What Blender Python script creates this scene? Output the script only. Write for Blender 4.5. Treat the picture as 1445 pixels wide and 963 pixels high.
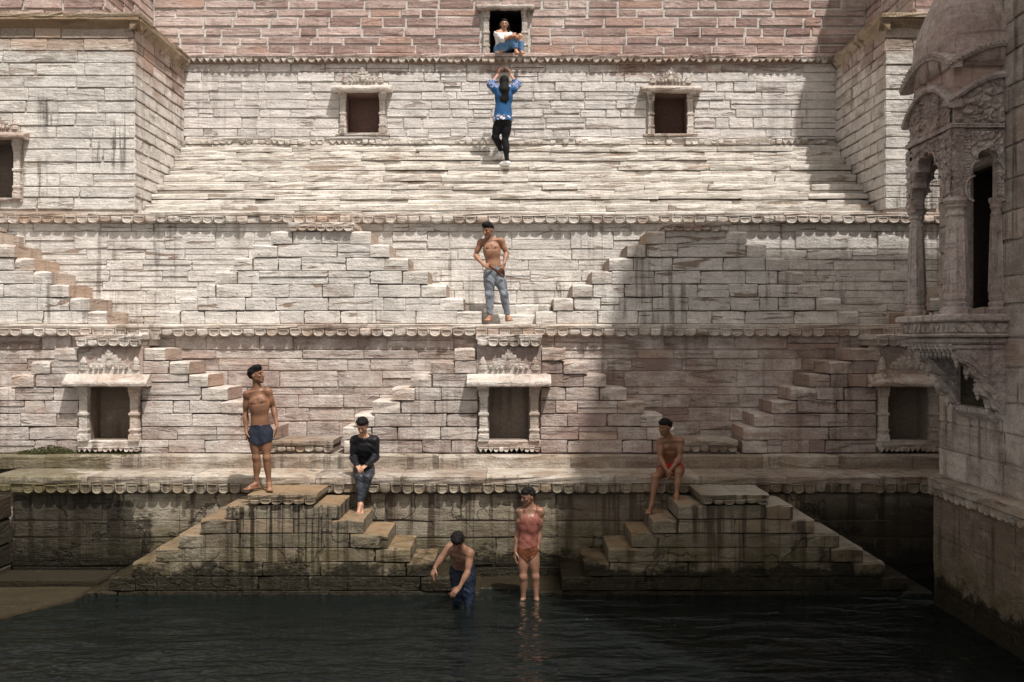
import bpy, math, random
import numpy as np
from mathutils import Vector, Matrix
from mathutils.geometry import tessellate_polygon

for _o in list(bpy.data.objects):
    bpy.data.objects.remove(_o)
S = bpy.context.scene
COL = S.collection
R = random.Random(7)

# ------------------------------------------------------------------ camera
# origin = the camera, about 3.4 m above the water; +Y towards the terraces
F, CX, CY = 1400.0, 722.5, 481.5
cam = bpy.data.cameras.new('camera')
cam.sensor_width = 36.0
cam.lens = 36.0 * F / 1445.0
cam.clip_start, cam.clip_end = 0.1, 500
cam_o = bpy.data.objects.new('camera', cam)
COL.objects.link(cam_o)
cam_o.rotation_euler = (math.pi / 2, 0, 0)
S.camera = cam_o

# ------------------------------------------------------------------ light
LD = Vector((-0.30, 0.475, -1.0)).normalized()          # the way sunlight travels
sun = bpy.data.lights.new('sun', 'SUN')
sun.energy = 4.25
sun.angle = math.radians(1.0)
sun.color = (1.0, 0.955, 0.90)
sun_o = bpy.data.objects.new('sun', sun)
COL.objects.link(sun_o)
sun_o.rotation_euler = LD.to_track_quat('-Z', 'Y').to_euler()
W = bpy.data.worlds.new('World')
S.world = W
W.use_nodes = True
wn = W.node_tree
bg = wn.nodes['Background']
sky = wn.nodes.new('ShaderNodeTexSky')
sky.sky_type = 'NISHITA'
sky.sun_disc = False
sky.sun_elevation = math.asin(-LD.z)
sky.sun_rotation = math.atan2(-LD.x, -LD.y)
sky.dust_density = 3.0
sky.air_density = 1.0
hsv = wn.nodes.new('ShaderNodeHueSaturation')             # hazy, dusty sky: paler than the clear-air model
hsv.inputs['Saturation'].default_value = 0.12
wn.links.new(sky.outputs[0], hsv.inputs['Color'])
warm = wn.nodes.new('ShaderNodeMix')                     # dust in the air takes the blue out
warm.data_type, warm.blend_type = 'RGBA', 'MULTIPLY'
warm.inputs[0].default_value = 1.0
warm.inputs[7].default_value = (1.0, 0.935, 0.86, 1)
wn.links.new(hsv.outputs[0], warm.inputs[6])
wn.links.new(warm.outputs[2], bg.inputs[0])
bg.inputs[1].default_value = 0.124
S.view_settings.view_transform = 'Standard'
S.view_settings.look = 'None'
S.view_settings.gamma = 1
S.view_settings.exposure = 0.28
S.cycles.use_denoising = True
S.cycles.max_bounces = 6
S.cycles.diffuse_bounces = 3
S.cycles.transparent_max_bounces = 8

# ------------------------------------------------------------------ helpers
def link(o, parent=None):
    COL.objects.link(o)
    if parent is not None:
        o.parent = parent
    return o

def tag(o, label=None, cat=None, group=None, kind=None):
    if label: o['label'] = label
    if cat: o['category'] = cat
    if group: o['group'] = group
    if kind: o['kind'] = kind
    return o

def thing(name, label, cat, loc=(0, 0, 0), group=None):
    o = bpy.data.objects.new(name, None)
    o.empty_display_size = 0.1
    link(o)
    o.location = loc
    return tag(o, label, cat, group)

class MB:
    """collects shapes (world or local coordinates) into one mesh"""
    def __init__(s):
        s.v, s.f = [], []
    def add(s, v, f):
        n = len(s.v)
        s.v += [tuple(p) for p in v]
        s.f += [tuple(i + n for i in q) for q in f]
        return s
    def box(s, x0, x1, y0, y1, z0, z1):
        v = [(x, y, z) for z in (z0, z1) for y in (y0, y1) for x in (x0, x1)]
        return s.add(v, [(0, 2, 3, 1), (4, 5, 7, 6), (0, 1, 5, 4), (2, 6, 7, 3), (0, 4, 6, 2), (1, 3, 7, 5)])
    def loft(s, rings, closed=True):
        """rings: equal-length lists of points; capped"""
        m = len(rings[0])
        v = [p for r in rings for p in r]
        f = []
        for i in range(len(rings) - 1):
            for j in range(m):
                k = (j + 1) % m
                f.append((i * m + j, i * m + k, (i + 1) * m + k, (i + 1) * m + j))
        f.append(tuple(reversed(range(m))))
        f.append(tuple(range((len(rings) - 1) * m, len(rings) * m)))
        return s.add(v, f)
    def post(s, x, y, secs, n=4, rot=None):
        """upright turned or square shaft: secs = (z, half width x, half width y)"""
        rot = (math.pi / n) if rot is None else rot
        k = 1 / math.cos(math.pi / n) if n == 4 else 1.0
        rings = [[(x + rx * k * math.cos(rot + 2 * math.pi * j / n), y + ry * k * math.sin(rot + 2 * math.pi * j / n), z)
                  for j in range(n)] for z, rx, ry in secs]
        return s.loft(rings)
    def prism(s, poly, to3, d0, d1):
        """poly: 2D outline (counter-clockwise seen from outside); to3(a, b, depth) -> xyz"""
        n = len(poly)
        tri = tessellate_polygon([[Vector((a, b, 0)) for a, b in poly]])
        v = [to3(a, b, d0) for a, b in poly] + [to3(a, b, d1) for a, b in poly]
        f = [tuple(t) for t in tri] + [tuple(n + i for i in reversed(t)) for t in tri]
        f += [(i, (i + 1) % n, n + (i + 1) % n, n + i) for i in range(n)]
        return s.add(v, f)
    def mesh(s, name, mat, smooth=False):
        me = bpy.data.meshes.new(name)
        me.from_pydata(s.v, [], s.f)
        me.update()
        fix_normals(me)
        if mat: me.materials.append(mat)
        if smooth:
            me.polygons.foreach_set('use_smooth', [True] * len(me.polygons))
        return me
    def build(s, name, mat, parent=None, smooth=False, base=None):
        b = base if base is not None else (parent_origin(parent) if parent else (0, 0, 0))
        s.v = [(p[0] - b[0], p[1] - b[1], p[2] - b[2]) for p in s.v]
        o = bpy.data.objects.new(name, s.mesh(name, mat, smooth))
        link(o, parent)
        if base is not None:
            po = parent_origin(parent) if parent else (0, 0, 0)
            o.location = [base[i] - po[i] for i in range(3)]
        return o

def fix_normals(me):
    import bmesh
    b = bmesh.new()
    b.from_mesh(me)
    bmesh.ops.recalc_face_normals(b, faces=b.faces)
    b.to_mesh(me)
    b.free()

def parent_origin(p):
    x = [0.0, 0.0, 0.0]
    while p is not None:
        x = [x[i] + p.location[i] for i in range(3)]
        p = p.parent
    return x

# ------------------------------------------------------------------ materials
class NT:
    def __init__(s, name):
        s.m = bpy.data.materials.new(name)
        s.m.use_nodes = True
        s.t = s.m.node_tree
        s.t.nodes.clear()
        s.out = s.t.nodes.new('ShaderNodeOutputMaterial')
        s.pos = s.n('ShaderNodeNewGeometry').outputs['Position']
    def n(s, typ, **kw):
        n = s.t.nodes.new(typ)
        for k, v in kw.items():
            setattr(n, k, v)
        return n
    def put(s, sock, v):
        if hasattr(v, 'is_output'): s.t.links.new(v, sock)
        elif isinstance(v, (tuple, list)): sock.default_value = (tuple(v) + (1.0,))[:len(sock.default_value)]
        else: sock.default_value = v
    def math(s, op, a, b=0.0, c=0.0, clamp=False):
        n = s.n('ShaderNodeMath', operation=op, use_clamp=clamp)
        for i, x in enumerate((a, b, c)): s.put(n.inputs[i], x)
        return n.outputs[0]
    def add(s, *a):
        r = a[0]
        for x in a[1:]: r = s.math('ADD', r, x)
        return r
    def mul(s, a, b): return s.math('MULTIPLY', a, b)
    def scaled(s, sc, off=(0, 0, 0), src=None):
        n = s.n('ShaderNodeMapping')
        s.put(n.inputs[0], src or s.pos)
        n.inputs['Scale'].default_value = sc
        n.inputs['Location'].default_value = off
        return n.outputs[0]
    def noise(s, sc, det=4.0, rough=0.55, off=(0, 0, 0), dist=0.0, src=None):
        n = s.n('ShaderNodeTexNoise')
        v = s.scaled(sc if isinstance(sc, tuple) else (sc, sc, sc), off, src)
        s.put(n.inputs['Vector'], v)
        n.inputs['Scale'].default_value = 1.0
        n.inputs['Detail'].default_value = det
        n.inputs['Roughness'].default_value = rough
        n.inputs['Distortion'].default_value = dist
        return n.outputs[0]
    def step(s, x, a, b):
        n = s.n('ShaderNodeMapRange', interpolation_type='SMOOTHSTEP')
        s.put(n.inputs[0], x)
        n.inputs[1].default_value = a
        n.inputs[2].default_value = b
        n.inputs[3].default_value = 0
        n.inputs[4].default_value = 1
        return n.outputs[0]
    def mix(s, f, a, b, mode='MIX'):
        n = s.n('ShaderNodeMix', data_type='RGBA', blend_type=mode)
        s.put(n.inputs[0], f)
        s.put(n.inputs[6], a)
        s.put(n.inputs[7], b)
        return n.outputs[2]
    def z(s):
        n = s.n('ShaderNodeSeparateXYZ')
        s.put(n.inputs[0], s.pos)
        return n.outputs
    def bsdf(s, color, rough=0.9, normal=None, spec=0.2, **kw):
        b = s.n('ShaderNodeBsdfPrincipled')
        s.put(b.inputs['Base Color'], color)
        s.put(b.inputs['Roughness'], rough)
        s.put(b.inputs['Specular IOR Level'], spec)
        if normal is not None: s.put(b.inputs['Normal'], normal)
        for k, v in kw.items(): s.put(b.inputs[k], v)
        s.put(s.out.inputs[0], b.outputs[0])
        return b
    def bump(s, h, strength=0.7, dist=0.03):
        b = s.n('ShaderNodeBump')
        b.inputs['Strength'].default_value = strength
        b.inputs['Distance'].default_value = dist
        s.put(b.inputs['Height'], h)
        return b.outputs[0]

def stone_mat(name, c1, c2, cw=(0.62, 0.59, 0.55), wash=0.5, zwash=None, lens=0.5, lensc=(0.22, 0.14, 0.09),
              drips=0.0, tide=False, bump=0.85, speck=0.0, tan=0.0, topc=None, pits=0.0, crack=0.0, rv=0.45, black=False, lens_t=0.60, zone=None, green=False, bare=False, tint=0.6, drip2=(0.46, 0.60)):
    """weathered sandstone: bedding, remains of limewash, flaked gouges, rain streaks, tide marks"""
    t = NT(name)
    rnd = t.n('ShaderNodeObjectInfo').outputs['Random']
    sh = t.n('ShaderNodeVectorMath', operation='MULTIPLY_ADD')
    cmb = t.n('ShaderNodeCombineXYZ')
    for i in range(3): t.put(cmb.inputs[i], rnd)
    t.put(sh.inputs[0], cmb.outputs[0])
    sh.inputs[1].default_value = (31.0, 5.0, 17.0)
    t.put(sh.inputs[2], t.pos)
    spos = sh.outputs[0]
    r2 = t.math('FRACT', t.mul(rnd, 17.37))
    r3 = t.math('FRACT', t.mul(rnd, 91.7))
    strata = t.noise((1.3, 1.3, 13), 6, 0.62, dist=0.9, src=spos)
    big = t.noise(0.75, 5, 0.6)
    med = t.noise((3.5, 3.5, 5.5), 6, 0.65, off=(4, 2, 9))
    fine = t.noise(26, 5, 0.7)
    X, Y, Z = t.z()
    base = t.mix(t.step(t.add(t.mul(rnd, rv), t.mul(strata, 0.6), t.mul(big, 0.3)), 0.25 + 0.1, 0.65 + rv * 0.75), c1, c2)
    grit = t.noise(60, 3, 0.6, off=(2, 9, 4))
    val = t.add(t.mul(t.step(fine, 0.28, 0.72), 0.36), t.mul(t.step(grit, 0.3, 0.7), 0.26), t.mul(t.step(med, 0.3, 0.7), 0.16), 0.60)
    val = t.mul(val, t.math('MULTIPLY_ADD', rnd, 0.22, 0.89))
    vc = t.n('ShaderNodeCombineXYZ')
    for i in range(3): t.put(vc.inputs[i], val)
    col = t.mix(1.0, base, vc.outputs[0], 'MULTIPLY')
    col = t.mix(t.mul(t.step(r2, 0.72, 0.98), tint), col, tuple(x * f for x, f in zip(c2, (1.08, 0.92, 0.80))))
    col = t.mix(t.mul(t.step(r3, 0.75, 0.98), tint), col, tuple(x * f for x, f in zip(c1, (0.82, 0.74, 0.76))))
    if tan:                                             # iron-tan patches
        tm = t.mul(t.step(t.noise((1.7, 1.7, 2.6), 4, 0.6, off=(9, 1, 3)), 0.52, 0.68), tan)
        col = t.mix(tm, col, (0.42, 0.29, 0.18))
    wm = None
    if wash > 0:
        e = [t.mul(t.noise(0.33, 3, 0.5, off=(5, 1, 2)), 0.55), -0.275, t.mul(big, 0.75), t.mul(med, 0.55), t.mul(strata, 0.3), t.mul(rnd, 0.09)]
        if zwash:
            e.append(t.mul(t.step(Z, zwash[0], zwash[1]), zwash[2]))
        th = 1.35 - wash
        wm = t.mul(t.step(t.add(*e), th - 0.17, th + 0.17), 0.9)
        if bare:                                        # limewash kept only on the long faces; end faces are bare stone
            g0 = t.n('ShaderNodeNewGeometry')
            s0 = t.n('ShaderNodeSeparateXYZ')
            t.put(s0.inputs[0], g0.outputs['True Normal'])
            wm = t.mul(wm, t.math('SUBTRACT', 1.0, t.step(t.math('ABSOLUTE', s0.outputs[0]), 0.45, 0.75)))
        cwv = t.mix(t.step(med, 0.3, 0.7), tuple(x * 0.84 for x in cw), cw)
        col = t.mix(wm, col, t.mix(1.0, cwv, t.mix(0.3, vc.outputs[0], (1, 1, 1)), 'MULTIPLY'))
    ln = t.noise((1.1, 1.1, 8.0), 5, 0.62, off=(3, 7, 1), dist=0.8, src=spos)
    lm = t.step(ln, lens_t, lens_t + 0.06)
    if lens > 0:
        col = t.mix(t.mul(lm, lens), col, lensc)
    # dark weathering crust
    cr = t.step(t.noise((2.2, 2.2, 3.4), 7, 0.7, off=(11, 5, 2)), 0.56, 0.74)
    col = t.mix(t.mul(cr, 0.35), col, t.mix(0.6, c1, (0.10, 0.075, 0.06)))
    if drips > 0:
        d = t.step(t.noise((7.5, 7.5, 0.28), 5, 0.6, off=(2, 2, 5)), 0.50, 0.62)
        d = t.mul(d, t.step(t.noise((0.9, 0.9, 0.7), 3, 0.5, off=(1, 8, 3)), *drip2))
        col = t.mix(t.mul(d, drips), col, (0.075, 0.058, 0.045))
    ck = None
    if crack > 0:                                       # a few open cracks
        vo = t.n('ShaderNodeTexVoronoi', feature='DISTANCE_TO_EDGE')
        w_ = t.n('ShaderNodeVectorMath', operation='MULTIPLY_ADD')
        nz = t.n('ShaderNodeTexNoise')
        t.put(nz.inputs['Vector'], t.pos)
        nz.inputs['Scale'].default_value = 2.3
        nz.inputs['Detail'].default_value = 5
        t.put(w_.inputs[0], nz.outputs[1])
        w_.inputs[1].default_value = (0.9, 0.9, 0.9)
        t.put(w_.inputs[2], t.pos)
        t.put(vo.inputs['Vector'], w_.outputs[0])
        vo.inputs['Scale'].default_value = 0.85
        ck = t.mul(t.step(vo.outputs['Distance'], 0.016, 0.006), t.step(t.noise(0.8, 3, 0.5, off=(6, 2, 7)), 0.44, 0.52))
        col = t.mix(t.mul(ck, crack), col, (0.02, 0.016, 0.012))
    if zone:                                            # long black streaks where water runs off the bathers' platform
        zx = t.math('ABSOLUTE', t.math('SUBTRACT', X, zone[0]))
        zm = t.mul(t.step(t.add(zx, t.math('MULTIPLY_ADD', med, 0.6, -0.3)), zone[1] + 0.2, zone[1] - 0.2), t.step(Z, -2.16, -2.2))
        zs_ = t.step(t.noise((13, 13, 0.16), 4, 0.65, off=(4, 4, 4)), 0.50, 0.57)
        col = t.mix(t.mul(t.mul(zs_, zm), 0.9), col, (0.022, 0.018, 0.012))
    if green:                                           # moss on the ledges at the left end
        gm = t.step(t.add(X, t.math('MULTIPLY_ADD', t.noise((1.2, 1.2, 4), 6, 0.7, off=(6, 1, 1)), 5.0, -2.5)), -5.9, -6.4)
        col = t.mix(t.mul(gm, 0.75), col, t.mix(fine, (0.045, 0.039, 0.015), (0.135, 0.112, 0.052)))
    if speck > 0:
        sp = t.step(t.noise(11, 5, 0.75, off=(5, 5, 5)), 0.64, 0.72)
        col = t.mix(t.mul(sp, speck), col, (0.42, 0.38, 0.30))
    if topc:                                            # silt and algae lying on upward faces
        g = t.n('ShaderNodeNewGeometry')
        sx = t.n('ShaderNodeSeparateXYZ')
        t.put(sx.inputs[0], g.outputs['True Normal'])
        up = t.mul(t.step(sx.outputs[2], 0.6, 0.9), t.math('MULTIPLY_ADD', t.step(t.add(t.mul(big, 0.5), t.mul(med, 0.5)), 0.36, 0.6), 0.8, 0.12, clamp=True))
        if tide:                                        # silt only where bathers come and go; outer treads painted pale for skylight
            col = t.mix(t.mul(up, t.step(X, 2.9, 2.3)), col, topc)
            col = t.mix(t.mul(t.mul(t.step(sx.outputs[2], 0.6, 0.9), t.step(X, 2.3, 2.9)), 0.75), col, t.mix(med, (0.30, 0.265, 0.215), (0.46, 0.42, 0.36)))
        else:
            col = t.mix(up, col, topc)
    rough = 0.9
    if tide:
        zz = t.add(Z, t.math('MULTIPLY_ADD', t.noise((1.6, 1.6, 2.5), 6, 0.7, off=(3, 3, 3)), 1.5, -0.75))
        alg = t.mul(t.step(zz, -2.35, -3.0), t.step(med, 0.36, 0.56))
        col = t.mix(t.mul(alg, 0.7), col, (0.065, 0.053, 0.022))
        zz2 = t.add(Z, t.math('MULTIPLY_ADD', t.noise((2.6, 2.6, 4), 7, 0.75, off=(7, 3, 1)), 0.9, -0.45))
        wet = t.step(zz2, -2.93, -3.06)
        col = t.mix(t.mul(wet, 0.93), col, t.mix(t.step(fine, 0.5, 0.75), (0.012, 0.010, 0.006), (0.06, 0.052, 0.03)))
        rough = t.math('MULTIPLY_ADD', wet, -0.45, 0.9)
    if black:                                           # old black moss towards both ends of the pool
        nb = t.add(t.math('MULTIPLY_ADD', t.noise((0.9, 0.9, 0.9), 7, 0.68, off=(2, 6, 4)), 4.4, -2.2), t.math('MULTIPLY_ADD', t.noise((0.5, 0.5, 2.5), 4, 0.6, off=(8, 6, 4)), 1.6, -0.8))
        lf_ = t.step(t.add(X, nb, t.mul(t.step(Z, -2.35, -2.05), 1.0)), -5.2, -5.5)
        rt_ = t.mul(t.step(t.add(X, nb), 4.0, 4.3), t.step(Z, -2.05, -2.5))
        bm_ = t.math('MAXIMUM', lf_, rt_)
        col = t.mix(t.mul(bm_, 0.80), col, t.mix(t.step(fine, 0.52, 0.8), (0.012, 0.010, 0.007), (0.045, 0.038, 0.025)))
    h = t.add(t.mul(strata, 0.5), t.mul(fine, 0.42), t.mul(grit, 0.12), t.mul(med, 0.8), t.mul(lm, -0.55 if lens else 0.0), t.mul(cr, -0.2))
    if ck is not None: h = t.add(h, t.mul(ck, -0.8))
    if pits:
        pm = t.step(t.noise(14, 4, 0.6, off=(1, 4, 2)), 0.35, 0.5)
        h = t.add(h, t.mul(pm, pits))
    t.bsdf(col, rough, t.bump(h, bump, 0.045), 0.15)
    return t.m

M = {}
M['red'] = stone_mat('red_sandstone', (0.325, 0.225, 0.20), (0.455, 0.345, 0.31), wash=0.42, lens=0.2, lensc=(0.18, 0.10, 0.08), cw=(0.55, 0.46, 0.42), drips=0.25, rv=0.7)
M['lime'] = stone_mat('lime_mortar', (0.58, 0.52, 0.47), (0.66, 0.60, 0.555), wash=0.6, lens=0.0, bump=0.5)
M['wall_high'] = stone_mat('limewashed_pink_sandstone', (0.35, 0.235, 0.195), (0.46, 0.345, 0.30), cw=(0.66, 0.63, 0.60), wash=0.60, zwash=(5.3, 4.8, 0.36), lens=0.6, lensc=(0.21, 0.135, 0.10), drips=0.2)
M['joint_pale'] = stone_mat('pale_joint', (0.46, 0.395, 0.34), (0.54, 0.48, 0.43), cw=(0.64, 0.61, 0.57), wash=0.7, lens=0.3)
M['steps'] = stone_mat('cream_step_stone', (0.41, 0.305, 0.23), (0.53, 0.43, 0.345), cw=(0.645, 0.61, 0.56), wash=0.74, lens=0.65, lensc=(0.29, 0.195, 0.13), tan=0.25, drips=0.15, lens_t=0.575)
M['mid'] = stone_mat('grey_washed_sandstone', (0.36, 0.275, 0.225), (0.48, 0.395, 0.335), cw=(0.655, 0.625, 0.585), wash=0.72, lens=0.8, lensc=(0.24, 0.15, 0.095), tan=0.3, drips=0.6)
M['low'] = stone_mat('mauve_sandstone', (0.295, 0.222, 0.195), (0.41, 0.333, 0.298), cw=(0.55, 0.505, 0.465), wash=0.48, lens=0.45, lensc=(0.17, 0.11, 0.085), drips=0.4, tan=0.2)
M['step_tan'] = stone_mat('bare_tan_step', (0.37, 0.29, 0.235), (0.47, 0.385, 0.325), cw=(0.645, 0.61, 0.565), wash=0.66, bare=True, lens=0.5, lensc=(0.20, 0.12, 0.075), drips=0.3, tan=0.4)
M['step_mauve'] = stone_mat('bare_step', (0.33, 0.235, 0.19), (0.43, 0.335, 0.285), cw=(0.57, 0.525, 0.475), wash=0.52, bare=True, lens=0.4, lensc=(0.18, 0.115, 0.085), drips=0.3, tan=0.35)
M['joint'] = stone_mat('dark_joint', (0.22, 0.165, 0.14), (0.30, 0.24, 0.205), wash=0.1, lens=0.4)
M['joint_mid'] = stone_mat('grey_joint', (0.30, 0.235, 0.19), (0.40, 0.325, 0.275), cw=(0.56, 0.52, 0.48), wash=0.5, lens=0.4)
M['carved'] = stone_mat('carved_pale_stone', (0.38, 0.30, 0.25), (0.49, 0.41, 0.355), cw=(0.60, 0.555, 0.505), wash=0.56, lens=0.3, drips=0.7, pits=0.2)
M['ledge'] = stone_mat('ledge_stone', (0.35, 0.265, 0.21), (0.46, 0.375, 0.315), cw=(0.58, 0.54, 0.49), wash=0.52, lens=0.5, drips=0.5, tan=0.35)
M['base'] = stone_mat('damp_plastered_stone', (0.155, 0.132, 0.096), (0.235, 0.20, 0.15), cw=(0.33, 0.295, 0.235), wash=0.44, lens=0.25, lensc=(0.05, 0.042, 0.03), drips=1.0, drip2=(0.36, 0.48), tide=True, speck=0.45, crack=0.6, rv=0.15, black=True, zone=(-3.0, 0.8))
M['base_step'] = stone_mat('damp_step_stone', (0.135, 0.113, 0.082), (0.21, 0.178, 0.132), cw=(0.33, 0.29, 0.23), wash=0.42, lens=0.25, lensc=(0.06, 0.045, 0.03), drips=1.0, drip2=(0.34, 0.46), tide=True, speck=0.35, topc=(0.26, 0.17, 0.095), crack=0.35, zone=(-3.0, 0.8), rv=0.7)
M['base_joint'] = stone_mat('wet_joint', (0.075, 0.063, 0.046), (0.11, 0.092, 0.068), wash=0, lens=0, tide=True)
M['ledge_low'] = stone_mat('worn_ledge_stone', (0.25, 0.20, 0.155), (0.35, 0.295, 0.24), cw=(0.47, 0.43, 0.375), wash=0.46, lens=0.5, drips=0.6, tan=0.2, speck=0.2, green=True)
M['scallop_low'] = stone_mat('damp_scallop_stone', (0.15, 0.125, 0.09), (0.24, 0.20, 0.15), cw=(0.33, 0.295, 0.24), wash=0.40, lens=0.2, drips=0.9, drip2=(0.36, 0.48), speck=0.3, green=True)
M['stucco'] = stone_mat('old_stucco', (0.33, 0.275, 0.235), (0.42, 0.355, 0.31), cw=(0.54, 0.48, 0.435), wash=0.48, lens=0.08, drips=0.7, tide=True, bump=0.6, pits=0.25, rv=0.12)
M['plinth'] = stone_mat('damp_plinth_stucco', (0.17, 0.135, 0.10), (0.23, 0.185, 0.145), cw=(0.31, 0.26, 0.21), wash=0.35, lens=0.08, drips=0.9, tide=True, bump=0.6, pits=0.25, rv=0.1)
M['jharokha'] = stone_mat('carved_violet_sandstone', (0.37, 0.295, 0.27), (0.48, 0.395, 0.365), cw=(0.58, 0.515, 0.48), wash=0.5, lens=0.15, drips=0.4, bump=0.7, pits=0.45, rv=0.2)
M['dome'] = stone_mat('red_plaster', (0.42, 0.315, 0.285), (0.51, 0.405, 0.37), cw=(0.58, 0.50, 0.465), wash=0.48, lens=0.1, drips=0.7, bump=0.6, rv=0.1)
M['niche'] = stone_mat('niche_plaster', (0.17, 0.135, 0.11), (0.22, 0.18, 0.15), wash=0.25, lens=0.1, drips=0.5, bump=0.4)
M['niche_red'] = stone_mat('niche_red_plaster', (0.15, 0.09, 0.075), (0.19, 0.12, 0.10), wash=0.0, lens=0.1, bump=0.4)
M['black'] = stone_mat('black_moss_and_shade', (0.022, 0.019, 0.013), (0.05, 0.042, 0.029), cw=(0.14, 0.12, 0.085), wash=0.26, lens=0.4, lensc=(0.012, 0.010, 0.007), speck=0.25)
M['mossy'] = stone_mat('mossy_slab', (0.022, 0.018, 0.010), (0.045, 0.036, 0.020), cw=(0.055, 0.045, 0.027), wash=0.30, lens=0.2, lensc=(0.03, 0.026, 0.016), speck=0.4)
M['dark_interior'] = stone_mat('door_dark', (0.02, 0.016, 0.013), (0.03, 0.024, 0.02), wash=0, lens=0)

# ------------------------------------------------------------------ masonry pieces (meshes shared between alike stones)
POOL = {}
H0 = 0.22
RATIOS = (0.8, 1.3, 1.9, 2.7, 3.7, 5.0, 7.0)

def stone_mesh(ratio, var, depth):
    key = ('s', ratio, var, depth)
    if key in POOL: return POOL[key]
    rr = random.Random(repr(key))
    w, h = ratio * H0, H0
    nx, nz = (2 if ratio < 1.5 else 3), 2
    bv = 0.011 + 0.007 * rr.random()
    V = []
    tilt = rr.uniform(-0.005, 0.005)
    for j in range(nz + 1):
        for i in range(nx + 1):
            x = (-0.5 + i / nx) * (w - 2 * bv)
            z = (-0.5 + j / nz) * (h - 2 * bv)
            if 0 < i < nx: x += rr.uniform(-0.08, 0.08) * w / nx
            y = rr.uniform(-0.004, 0.004) + tilt * (z / h) * 2
            V.append((x, y, z))
    f = []
    g = lambda i, j: j * (nx + 1) + i
    for j in range(nz):
        for i in range(nx):
            f.append((g(i, j), g(i + 1, j), g(i + 1, j + 1), g(i, j + 1)))
    ring = [g(i, 0) for i in range(nx + 1)] + [g(nx, j) for j in range(1, nz + 1)] + \
           [g(i, nz) for i in range(nx - 1, -1, -1)] + [g(0, j) for j in range(nz - 1, 0, -1)]
    n0 = len(V)
    m = len(ring)
    for q in ring:
        x, y, z = V[q]
        k = 1.0 + rr.uniform(-0.3, 0.5)
        sx = 1 if x > w * 0.45 - bv else (-1 if x < -w * 0.45 + bv else 0)
        sz = 1 if z > h * 0.4 - bv else (-1 if z < -h * 0.4 + bv else 0)
        ch = 0.030 if (sx and sz and rr.random() < 0.22) else 0.0          # a chipped corner
        wb = rr.uniform(0, 0.009)
        V.append((x + sx * (bv * k * 0.9 - ch - wb * 0.4), 0.014 + rr.uniform(0, 0.010), z + sz * (bv * k * 0.9 - ch * 0.5 - wb)))
    for q in range(m):
        x, y, z = V[n0 + q]
        V.append((x, depth, z))
    for q in range(m):
        a, b = q, (q + 1) % m
        f.append((ring[a], n0 + a, n0 + b, ring[b]))
        f.append((n0 + a, n0 + m + a, n0 + m + b, n0 + b))
    mb = MB()
    mb.add(V, [tuple(reversed(q)) for q in f])
    POOL[key] = mb.mesh('stone', M['low'])
    return POOL[key]

def block_mesh(ratio, var, depth):
    """a worn block seen from front, top and ends; front-centre-middle origin, depth fixed"""
    key = ('b', ratio, var, depth)
    if key in POOL: return POOL[key]
    rr = random.Random(repr(key))
    w, h, d = ratio * H0, H0, depth
    nx = 2 if ratio < 2 else 4
    rings = []
    c = 0.02
    for i in range(nx + 1):
        x = (-0.5 + i / nx) * w
        e = 1 if i in (0, nx) else 0
        j = lambda a: rr.uniform(-a, a)
        cc = c * (1 + rr.random() * (1.2 if not e else 2.0))
        ff = 0.010 * e
        rings.append([(x + j(0.004), d, -h / 2), (x, 0.006 + ff + j(0.008), -h / 2 + 0.006), (x, ff + j(0.010), j(0.02)),
                      (x, ff + j(0.008), h / 2 - cc), (x + j(0.003), ff + cc * 0.9, h / 2 - ff + j(0.004)),
                      (x, d, h / 2 - ff + j(0.003))])
    mb = MB()
    mb.loft(rings)
    POOL[key] = mb.mesh('block', M['low'])
    return POOL[key]

def scallop_mesh(shape):
    key = ('scallop', shape)
    if key in POOL: return POOL[key]
    mb = MB()
    w, h = 0.166, 0.13
    if shape < 3:
        pts = [(-w / 2, h / 2), (-w / 2, -h * 0.1)]
        for k in range(1, 6):
            a = math.pi + math.pi * k / 6
            pts.append((w / 2 * math.cos(a), -h * 0.1 + h * (0.40, 0.34, 0.42)[shape] * math.sin(a)))
        pts += [(w / 2, -h * 0.1), (w / 2, h / 2)]
    else:
        pts = [(-w / 2, h / 2), (-w / 2, h * 0.3), (0, -h / 2), (w / 2, h * 0.3), (w / 2, h / 2)]
    n = len(pts)
    c = (0, 0.0)
    def ins(k): return [(p[0] * k, p[1] * k + 0.004) for p in pts]
    t = 0.05
    V = [(a, 0.05, b) for a, b in pts] + [(a, -t * 0.6, b) for a, b in ins(0.97)] + [(a, -t, b) for a, b in ins(0.82)] + \
        [(a, -t + (0.018, -0.008, 0.022, 0.01)[shape], b) for a, b in ins(0.62)]
    f = []
    for L in range(3):
        for i in range(n):
            j = (i + 1) % n
            f.append((L * n + i, L * n + j, (L + 1) * n + j, (L + 1) * n + i))
    f.append(tuple(range(3 * n, 4 * n)))
    mb.add(V, f)
    POOL[key] = mb.mesh('scallop', M['low'])
    return POOL[key]

def place(name, me, mat, parent, loc, rot, scale, po):
    o = bpy.data.objects.new(name, me)
    COL.objects.link(o)
    o.parent = parent
    o.location = (loc[0] - po[0], loc[1] - po[1], loc[2] - po[2])
    o.rotation_euler = rot
    o.scale = scale
    o.material_slots[0].link = 'OBJECT'
    o.material_slots[0].material = mat
    return o

class Frame:
    """a wall plane: u runs along the wall, z is up, the face looks along n"""
    def __init__(s, origin, rot):
        s.o, s.rot = Vector(origin), rot
        s.u = Vector((math.cos(rot), math.sin(rot), 0))
        s.n = Vector((math.sin(rot), -math.cos(rot), 0))
    def at(s, u, z, out=0.0):
        p = s.o + s.u * u + s.n * out
        return (p.x, p.y, z)

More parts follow.
